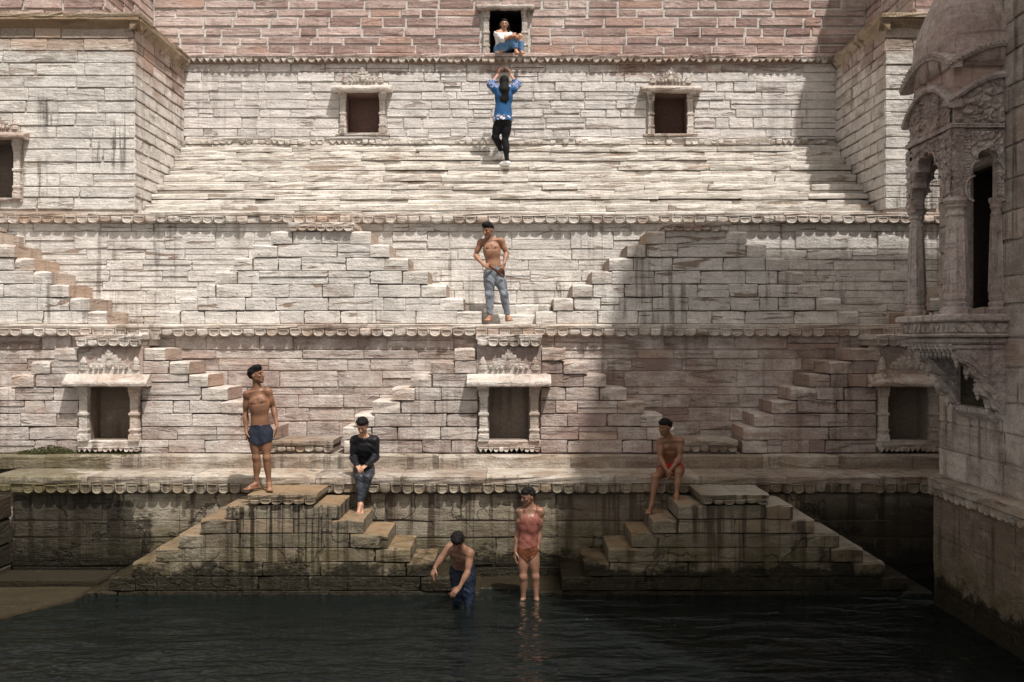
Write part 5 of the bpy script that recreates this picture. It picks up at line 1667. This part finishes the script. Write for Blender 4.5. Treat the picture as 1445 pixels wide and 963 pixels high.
person('shirtless man in stonewashed grey jeans standing on the middle ledge, looking down', J, 1.0, SK3, 'quiff', build=0.97, cell=0.0065, garments=[
    dict(name='jeans', mat=denim, parts=['pelvis', 'thighL', 'thighR', 'shinL', 'shinR'], grow=0.013, fold=(0.004, (0.4, 0.2, 1), 75, 2), k=1.2,
         cut=[(P(697, 376.5, yb), (0, 0, 1)), (P(697, 444.5, yb), (0, 0, -1))])])
# belt hanging from his hands
def tube(name, pts, r, mat, label=None, cat=None, flat=1.0):
    rings = []
    for i, p in enumerate(pts):
        a, b = pts[max(i - 1, 0)], pts[min(i + 1, len(pts) - 1)]
        d = nrm(np.array(b) - np.array(a))
        u = nrm(np.cross(d, [0, 1, 0.01])); v = np.cross(d, u)
        rings.append([tuple(np.array(p) + u * r * math.cos(k * math.pi / 3) + v * r * flat * math.sin(k * math.pi / 3)) for k in range(6)])
    o = MB().loft(rings).build(name, mat, None, smooth=True, base=tuple(pts[0]))
    return tag(o, label, cat) if label else o
brown = cloth_mat('brown_leather', (0.10, 0.04, 0.02), rough=0.5)
tube('belt', [P(690.0, 374.5, yb - 0.20), P(694, 378.5, yb - 0.21), P(699, 381.5, yb - 0.20), P(703, 385, yb - 0.18), P(706.5, 389.5, yb - 0.16), P(710.5, 391.0, yb - 0.14), P(711, 386.5, yb - 0.15), P(710, 380, yb - 0.19)], 0.019, brown,
     'brown belt held by the man in grey jeans', 'belt', 0.35)

# -- seated man in black on the lowest ledge
yh = 14.22
J = dict(pel=P(513.5, 661.5, yh + 0.03), waist=P(513.8, 651, yh + 0.01), chest=P(514.5, 634, yh - 0.06), neck=P(513, 616.5, yh - 0.12), head=P(511.3, 600.5, yh - 0.20),
         shL=P(501, 622, yh - 0.10), elL=P(498.3, 646, yh - 0.08), wrL=P(503.5, 656.5, yh - 0.31), shR=P(528.5, 622, yh - 0.10), elR=P(530.5, 645, yh - 0.08), wrR=P(518, 656.5, yh - 0.33),
         hipL=P(507, 663.5, yh), hipR=P(519.5, 663.5, yh), knL=P(508.0, 674.5, yh - 0.40), knR=P(518.5, 674.5, yh - 0.42), anL=P(508.5, 712.5, yh - 0.50), anR=P(508.8, 710.0, yh - 0.42),
         toeL=nrm(V3(-0.12, -0.85, -0.55)), toeR=nrm(V3(0.12, -0.9, -0.4)), soleL=nrm(V3(0, 0.5, -0.8)), soleR=nrm(V3(0, 0.4, -0.9)), face=V3(-0.10, -0.85, -0.52), hup=V3(0, -0.5, 0.85),
         hdL=V3(0.45, -0.6, -0.35), pnL=V3(0, 0.3, -1), hdR=V3(-0.55, -0.6, -0.3), pnR=V3(0, 0.3, -1), curlL=0.5, curlR=0.5)
person('man in black long sleeves and wet dark trousers sitting on the lowest ledge', J, 1.0, SK4, 'short', build=0.98, garments=[
    dict(name='shirt', mat=black, parts=['torso', 'pelvis', 'armL', 'armR', 'foreL', 'foreR'], grow=0.013, fold=(0.004, (0.7, 0.3, 0.8), 70, 3), k=1.25,
         cut=[(P(513, 662, yh), (0, 0.2, -1)), (P(513, 619.0, yh - 0.18), (0, -0.62, 1.0))]),
    dict(name='trousers', mat=wetden, parts=['pelvis', 'thighL', 'thighR', 'shinL', 'shinR'], grow=0.012, fold=(0.0035, (0.5, 0.6, 0.8), 80, 4), k=1.2,
         cut=[(P(513, 653, yh), (0, 0, 1)), (P(508, 706.5, yh - 0.45), (0, 0, -1))])])

# -- bending man in the water
yb = 12.72
J = dict(pel=P(652, 803, yb + 0.02), waist=P(651, 795, yb - 0.10), chest=P(650, 783, yb - 0.28), neck=P(648, 771.5, yb - 0.42), head=P(645.8, 763, yb - 0.56),
         shL=P(634.5, 773, yb - 0.36), elL=P(622.5, 788, yb - 0.40), wrL=P(613.5, 801.5, yb - 0.45), shR=P(663.5, 781, yb - 0.36), elR=P(659.8, 808, yb - 0.42), wrR=P(648.5, 829, yb - 0.48),
         hipL=P(645, 806, yb), hipR=P(660, 806, yb), knL=P(646.5, 834, yb - 0.10), knR=P(662, 834, yb - 0.06), anL=P(644, 860.0, yb - 0.02), anR=P(661.5, 861.5, yb - 0.10),
         toeL=nrm(V3(-0.5, -0.85, 0)), toeR=nrm(V3(-0.1, -1, 0)), face=V3(-0.12, -0.62, -0.80), hup=V3(-0.05, -0.8, 0.6),
         hdL=V3(-0.35, -0.2, -0.9), pnL=V3(0.6, 0.5, 0), hdR=V3(-0.55, -0.2, -0.5), pnR=V3(0, 0.7, -0.7), curlL=0.45, curlR=0.4)
person('shirtless man in indigo trousers bending over the water with hands reaching down', J, 0.98, SK2, 'short', garments=[
    dict(name='trousers', mat=indigo, parts=['pelvis', 'thighL', 'thighR', 'shinL', 'shinR'], grow=0.016, fold=(0.005, (0.5, 0.4, 1), 70, 6), k=1.2,
         cut=[(P(651, 801, yb - 0.08), (0, -0.55, 0.85)), (P(650, 855.5, yb), (0, 0, -1))])])

# -- man in the coral tank top
yb = 12.98
J = dict(pel=P(744.5, 773, yb), waist=P(745, 762, yb), chest=P(747, 738, yb - 0.02), neck=P(748.2, 716, yb), head=P(745.3, 700.5, yb - 0.04),
         shL=P(734, 722, yb), elL=P(731, 753, yb + 0.04), wrL=P(727, 778, yb - 0.02), shR=P(763, 722, yb), elR=P(760.5, 754, yb + 0.05), wrR=P(757, 780, yb - 0.04),
         hipL=P(737.5, 778, yb), hipR=P(752, 778, yb), knL=P(738.5, 814, yb - 0.03), knR=P(755.5, 814, yb - 0.03), anL=P(738.5, 846.5, yb), anR=P(757, 846.5, yb - 0.02),
         toeL=nrm(V3(-0.4, -0.9, 0)), toeR=nrm(V3(0.25, -1, 0)), face=V3(-0.80, -0.55, -0.22),
         hdL=V3(-0.1, -0.1, -1), pnL=V3(0.9, 0.4, 0), hdR=V3(-0.25, -0.1, -1), pnR=V3(-0.9, 0.3, 0), curlL=0.35, curlR=0.5)
def neckline(c, r):
    def fn(gf):
        X, Y, Z = gf.pts()
        d = np.sqrt(((X - c[0]) / r[0]) ** 2 + ((Y - c[1]) / r[1]) ** 2 + ((Z - c[2]) / r[2]) ** 2) - 1
        gf.D = np.maximum(gf.D, -(d * min(r)).astype(np.float32))
    return fn
def holes_fn(*L): return lambda gf: [neckline(c, r)(gf) for c, r in L]
person('man in a wet coral tank top standing ankle deep at the water steps', J, 0.985, SK2, 'short', build=0.96, garments=[
    dict(name='tank_top', mat=coral, parts=['torso', 'pelvis'], grow=0.013, fold=(0.004, (0.9, 0.2, 0.25), 70, 7), k=1.3,
         cut=[(P(744, 773, yb), (0.25, 0, -1))],
         fn=holes_fn((P(749, 717, yb - 0.10), (0.075, 0.16, 0.125)), (P(733, 722.5, yb), (0.062, 0.25, 0.115)), (P(765, 722.5, yb), (0.062, 0.25, 0.115)), (P(748, 710.5, yb), (0.10, 0.3, 0.07)))),
    dict(name='briefs', mat=orange, parts=['pelvis', 'thighL', 'thighR'], grow=0.010, k=1.2,
         cut=[(P(744, 768, yb), (0, 0, 1)), (P(737, 785, yb), (-0.9, 0, -1)), (P(752, 785, yb), (0.9, 0, -1))])])

# -- seated man in red shorts on the right
yh = 14.20
J = dict(pel=P(948.5, 661, yh + 0.03), waist=P(947.5, 650, yh), chest=P(945.5, 634, yh - 0.07), neck=P(943.5, 617.5, yh - 0.14), head=P(938.5, 603, yh - 0.21),
         shL=P(931.5, 624.5, yh - 0.12), elL=P(931.5, 647, yh - 0.20), wrL=P(941, 664, yh - 0.38), shR=P(960.5, 622.5, yh - 0.12), elR=P(959, 646, yh - 0.20), wrR=P(946, 664, yh - 0.40),
         hipL=P(941, 662, yh), hipR=P(955.5, 662, yh), knL=P(925.0, 673.5, yh - 0.40), knR=P(957.5, 667, yh - 0.44), anL=P(919.8, 711, yh - 0.50), anR=P(954.5, 700, yh - 0.54),
         toeL=nrm(V3(-0.35, -0.85, -0.35)), toeR=nrm(V3(-0.15, -0.95, -0.1)), soleL=nrm(V3(-0.1, 0.35, -0.9)), face=V3(-0.78, -0.58, -0.18),
         hdL=V3(0.25, -0.4, -0.85), pnL=V3(0.8, 0.3, 0), hdR=V3(-0.1, -0.4, -0.85), pnR=V3(-0.8, 0.3, 0), curlL=0.5, curlR=0.5)
person('shirtless man in red shorts sitting on the lowest ledge, looking left', J, 1.0, SK1, 'short', garments=[
    dict(name='shorts', mat=redc, parts=['pelvis', 'thighL', 'thighR'], grow=0.012, k=1.2, fold=(0.003, (1, 0.5, 0.2), 70, 8),
         cut=[(P(948, 651, yh), (0, -0.1, 1)), (J['hipL'] + (J['knL'] - J['hipL']) * 0.42, J['knL'] - J['hipL']), (J['hipR'] + (J['knR'] - J['hipR']) * 0.42, J['knR'] - J['hipR'])]),
    dict(name='waistband', mat=navy, parts=['pelvis'], grow=0.015, k=1.2, cut=[(P(948, 647.5, yh), (0, -0.1, 1)), (P(948, 652.5, yh - 0.1), (0, 0.1, -1))])])

# -- woman in blue taking a photograph
yb = 18.32
def tunic_mat():
    t = NT('blue_tunic')
    X, Y, Z = t.z()
    n = t.noise((14, 14, 14), 4, 0.6)
    col = t.mix(n, (0.018, 0.075, 0.185), (0.028, 0.10, 0.235))
    fl = t.n('ShaderNodeTexVoronoi')
    fl.inputs['Scale'].default_value = 20
    t.put(fl.inputs['Vector'], t.pos)
    zc = 4.04
    band = t.step(t.add(Z, t.mul(t.noise(16, 3, 0.5), 0.09)), zc + 0.17, zc + 0.12)
    flower = t.step(fl.outputs[0], 0.52, 0.40)
    pc = t.mix(t.step(t.noise(25, 2, 0.5), 0.45, 0.55), (0.62, 0.36, 0.30), (0.70, 0.62, 0.58))
    col = t.mix(t.mul(band, flower), col, pc)
    slv = t.step(t.add(Z, t.mul(n, 0.03)), 4.66, 4.69)
    up = t.mul(slv, t.step(t.noise(30, 2, 0.5, off=(4, 1, 1)), 0.50, 0.56))
    col = t.mix(up, col, (0.34, 0.31, 0.42))
    t.bsdf(col, 0.8, t.bump(t.noise((35, 35, 14), 3, 0.5), 0.5, 0.012), 0.2)
    return t.m
J = dict(pel=P(709.5, 170, yb), waist=P(710, 155, yb), chest=P(711, 138, yb), neck=P(711.5, 123, yb), head=P(711.5, 115, yb + 0.05),
         shL=P(723.5, 126.5, yb), elL=P(730, 119.5, yb + 0.22), wrL=P(720.5, 105.5, yb + 0.36), shR=P(699.5, 126.5, yb), elR=P(692.5, 119.5, yb + 0.22), wrR=P(702.5, 105.5, yb + 0.36),
         hipL=P(715.5, 173, yb), hipR=P(704, 173, yb), knL=P(712.5, 200, yb + 0.02), knR=P(698.5, 194, yb + 0.02), anL=P(715.5, 227.5, yb), anR=P(707.5, 214, yb + 0.24),
         toeL=nrm(V3(-0.75, 0.65, 0)), toeR=nrm(V3(-0.5, 0.6, -0.3)), face=V3(0.0, 0.92, 0.38), hup=V3(0, -0.3, 0.95),
         hdL=V3(-0.3, 0.2, 0.9), pnL=V3(-0.8, -0.2, 0.1), hdR=V3(0.3, 0.2, 0.9), pnR=V3(0.8, -0.2, 0.1), curlL=0.7, curlR=0.7)
def long_back(hf, hc, sd, f, hu, h):
    hf.cone(hc - f * 0.03, hc - f * 0.105 - V3(0, 0, 0.15), 0.082 * h, 0.098 * h, k=0.04)
    hf.cone(hc - f * 0.105 - V3(0, 0, 0.15), hc - f * 0.135 - V3(0, 0, 0.30), 0.105 * h, 0.075 * h, side=sd, q=0.55, k=0.05)
    for i, (o, l) in enumerate(((-0.07, 0.30), (-0.03, 0.36), (0.02, 0.34), (0.06, 0.31))):
        hf.cone(hc - f * 0.12 - V3(0, 0, 0.12) + sd * o * 0.8, hc - f * 0.165 + sd * o - V3(0, 0, l), 0.045, 0.02, k=0.02)
hemz = P(709, 171.5, yb)
wo, _ = person('woman in a blue tunic seen from behind, photographing upwards on the flight', J, 0.97, SK4, 'long', cell=0.0075, extra_hair=long_back, garments=[
    dict(name='tunic', mat=tunic_mat(), parts=['torso', 'pelvis', 'armL', 'armR', 'foreL', 'foreR'], grow=0.022, fold=(0.005, (1, 0.2, 0.3), 60, 9), k=1.3,
         extra=[('cone', (P(710, 152, yb), P(709.5, 176, yb), 0.128, 0.205), dict(side=V3(1, 0, 0), q=0.66, k=0.05)),
                ('cone', (J['shL'], J['elL'], 0.062, 0.078), dict(k=0.03)), ('cone', (J['shR'], J['elR'], 0.062, 0.078), dict(k=0.03))],
         cut=[(hemz, (0, 0, -1)), (P(711, 113.5, yb + 0.25), (0, 0.5, 1)), (P(711, 122, yb), (0, 0.2, 1))][:2]),
    dict(name='leggings', mat=leg_black, parts=['pelvis', 'thighL', 'thighR', 'shinL', 'shinR'], grow=0.010, k=1.15, cut=[(P(709, 166, yb), (0, 0, 1))]),
    dict(name='shoe', mat=white, parts=['footL'], grow=0.012, k=1.6, cut=[(P(712, 228.0, yb), (0, 0, 1))]),
    dict(name='shoe', mat=white, parts=['footR'], grow=0.012, k=1.6, cut=[(J['anR'] + V3(0, 0, 0.0), (0, 0, 1))])], face=False)
ph = P(711.3, 99.5, yb + 0.45)
mb = MB()
mb.box(-0.078, 0.078, -0.006, 0.006, -0.038, 0.038)
pho = mb.build('phone', black, None)
pho.location = ph
tag(pho, 'black phone held up in both hands by the woman in blue', 'phone')
MB().box(-0.066, -0.040, -0.009, -0.005, 0.008, 0.032).build('camera_bump', wetden, pho, base=None)

# -- woman sitting in the upper niche
yh = 19.27
J = dict(pel=P(707.5, 69.5, yh), waist=P(707.5, 62, yh), chest=P(708.5, 53.5, yh), neck=P(710.5, 43.0, yh - 0.01), head=P(711.8, 34.5, yh - 0.04),
         shL=P(702, 47.5, yh - 0.06), elL=P(709, 56.5, yh - 0.24), wrL=P(722, 50.8, yh - 0.33), shR=P(717.5, 47.5, yh + 0.10), elR=P(724, 56, yh - 0.08), wrR=P(729, 49.5, yh - 0.22),
         hipL=P(706.5, 70, yh - 0.08), hipR=P(711.5, 70, yh + 0.08), knL=P(724.3, 52.0, yh - 0.26), knR=P(734.0, 51.5, yh - 0.10), anL=P(728.5, 73.0, yh - 0.28), anR=P(735.5, 73.0, yh - 0.10),
         toeL=nrm(V3(0.2, -0.95, -0.1)), toeR=nrm(V3(0.2, -0.95, -0.1)), face=V3(0.05, -0.97, -0.22), hup=V3(0.05, -0.2, 0.95),
         hdL=V3(0.8, -0.2, 0.0), pnL=V3(0.1, 0.3, -0.9), hdR=V3(-0.4, -0.8, 0.1), pnR=V3(0, 0.2, -0.9), curlL=0.6, curlR=0.5)
def long_side(hf, hc, sd, f, hu, h):
    for s in (-1, 1):
        hf.cone(hc + sd * s * 0.068 + f * 0.005, hc + sd * s * 0.092 + f * 0.01 - V3(0, 0, 0.20), 0.040, 0.050, k=0.03)
        hf.cone(hc + sd * s * 0.092 + f * 0.01 - V3(0, 0, 0.20), hc + sd * s * 0.095 + f * 0.07 - V3(0, 0, 0.38), 0.050, 0.028, k=0.03)
    hf.cone(hc - f * 0.06, hc - f * 0.10 - V3(0, 0, 0.28), 0.08, 0.075, k=0.04)
person('smiling woman in white top and blue jeans sitting in the upper niche', J, 0.93, SK4, 'long', cell=0.0068, extra_hair=long_side, loc=P(712, 76, yh), garments=[
    dict(name='top', mat=white, parts=['torso', 'pelvis', 'armL', 'armR', 'foreL', 'foreR'], grow=0.013, fold=(0.004, (0.6, 0.3, 0.8), 70, 11), k=1.25,
         cut=[(P(708, 45.5, yh - 0.05), (0.1, -0.5, 1.0))],
         fn=lambda gf: gf.D.__setitem__(slice(None), np.maximum(gf.D, gone_beyond(gf, J)))),
    dict(name='jeans', mat=bluej, parts=['pelvis', 'thighL', 'thighR', 'shinL', 'shinR'], grow=0.020, k=1.2, fold=(0.003, (0.6, 0.4, 0.8), 80, 12), cut=[(P(708, 64, yh), (-0.1, 0, 1)), (P(730, 74.3, yh), (0, 0, -1))])])

# ------------------------------------------------------------------ small things
def leaf_mat():
    t = NT('moss_green')
    rn = t.noise(9, 3, 0.6)
    t.bsdf(t.mix(rn, (0.030, 0.036, 0.010), (0.085, 0.085, 0.028)), 0.9)
    return t.m
mm = leaf_mat()
rr = random.Random(21)
mb = MB()
for i in range(1500):
    x = rr.uniform(-7.45, -6.62) if rr.random() < 0.8 else rr.uniform(-6.62, -5.6)
    hgt = 0.13 * max(0.15, 1 - abs(x + 6.95) / 0.62)
    z = ZB + rr.uniform(0.0, 1.0) ** 1.4 * hgt
    y = Y1P - 0.02 - rr.uniform(0, 0.07) * (1 - (z - ZB) / 0.3)
    s = rr.uniform(0.010, 0.024)
    a_, b_ = rr.uniform(0, 6.28), rr.uniform(-0.6, 0.9)
    u = V3(math.cos(a_), -0.5, math.sin(a_)); v = V3(-math.sin(a_) * 0.6, -0.4 * b_, math.cos(a_) * 0.6)
    p = V3(x, y, z)
    mb.add([p - u * s, p - v * s * 0.5, p + u * s, p + v * s * 0.5], [(0, 1, 2, 3)])
tag(mb.build('moss', mm), 'clump of dark green moss at the foot of the left niche pyramid', 'moss', kind='stuff')
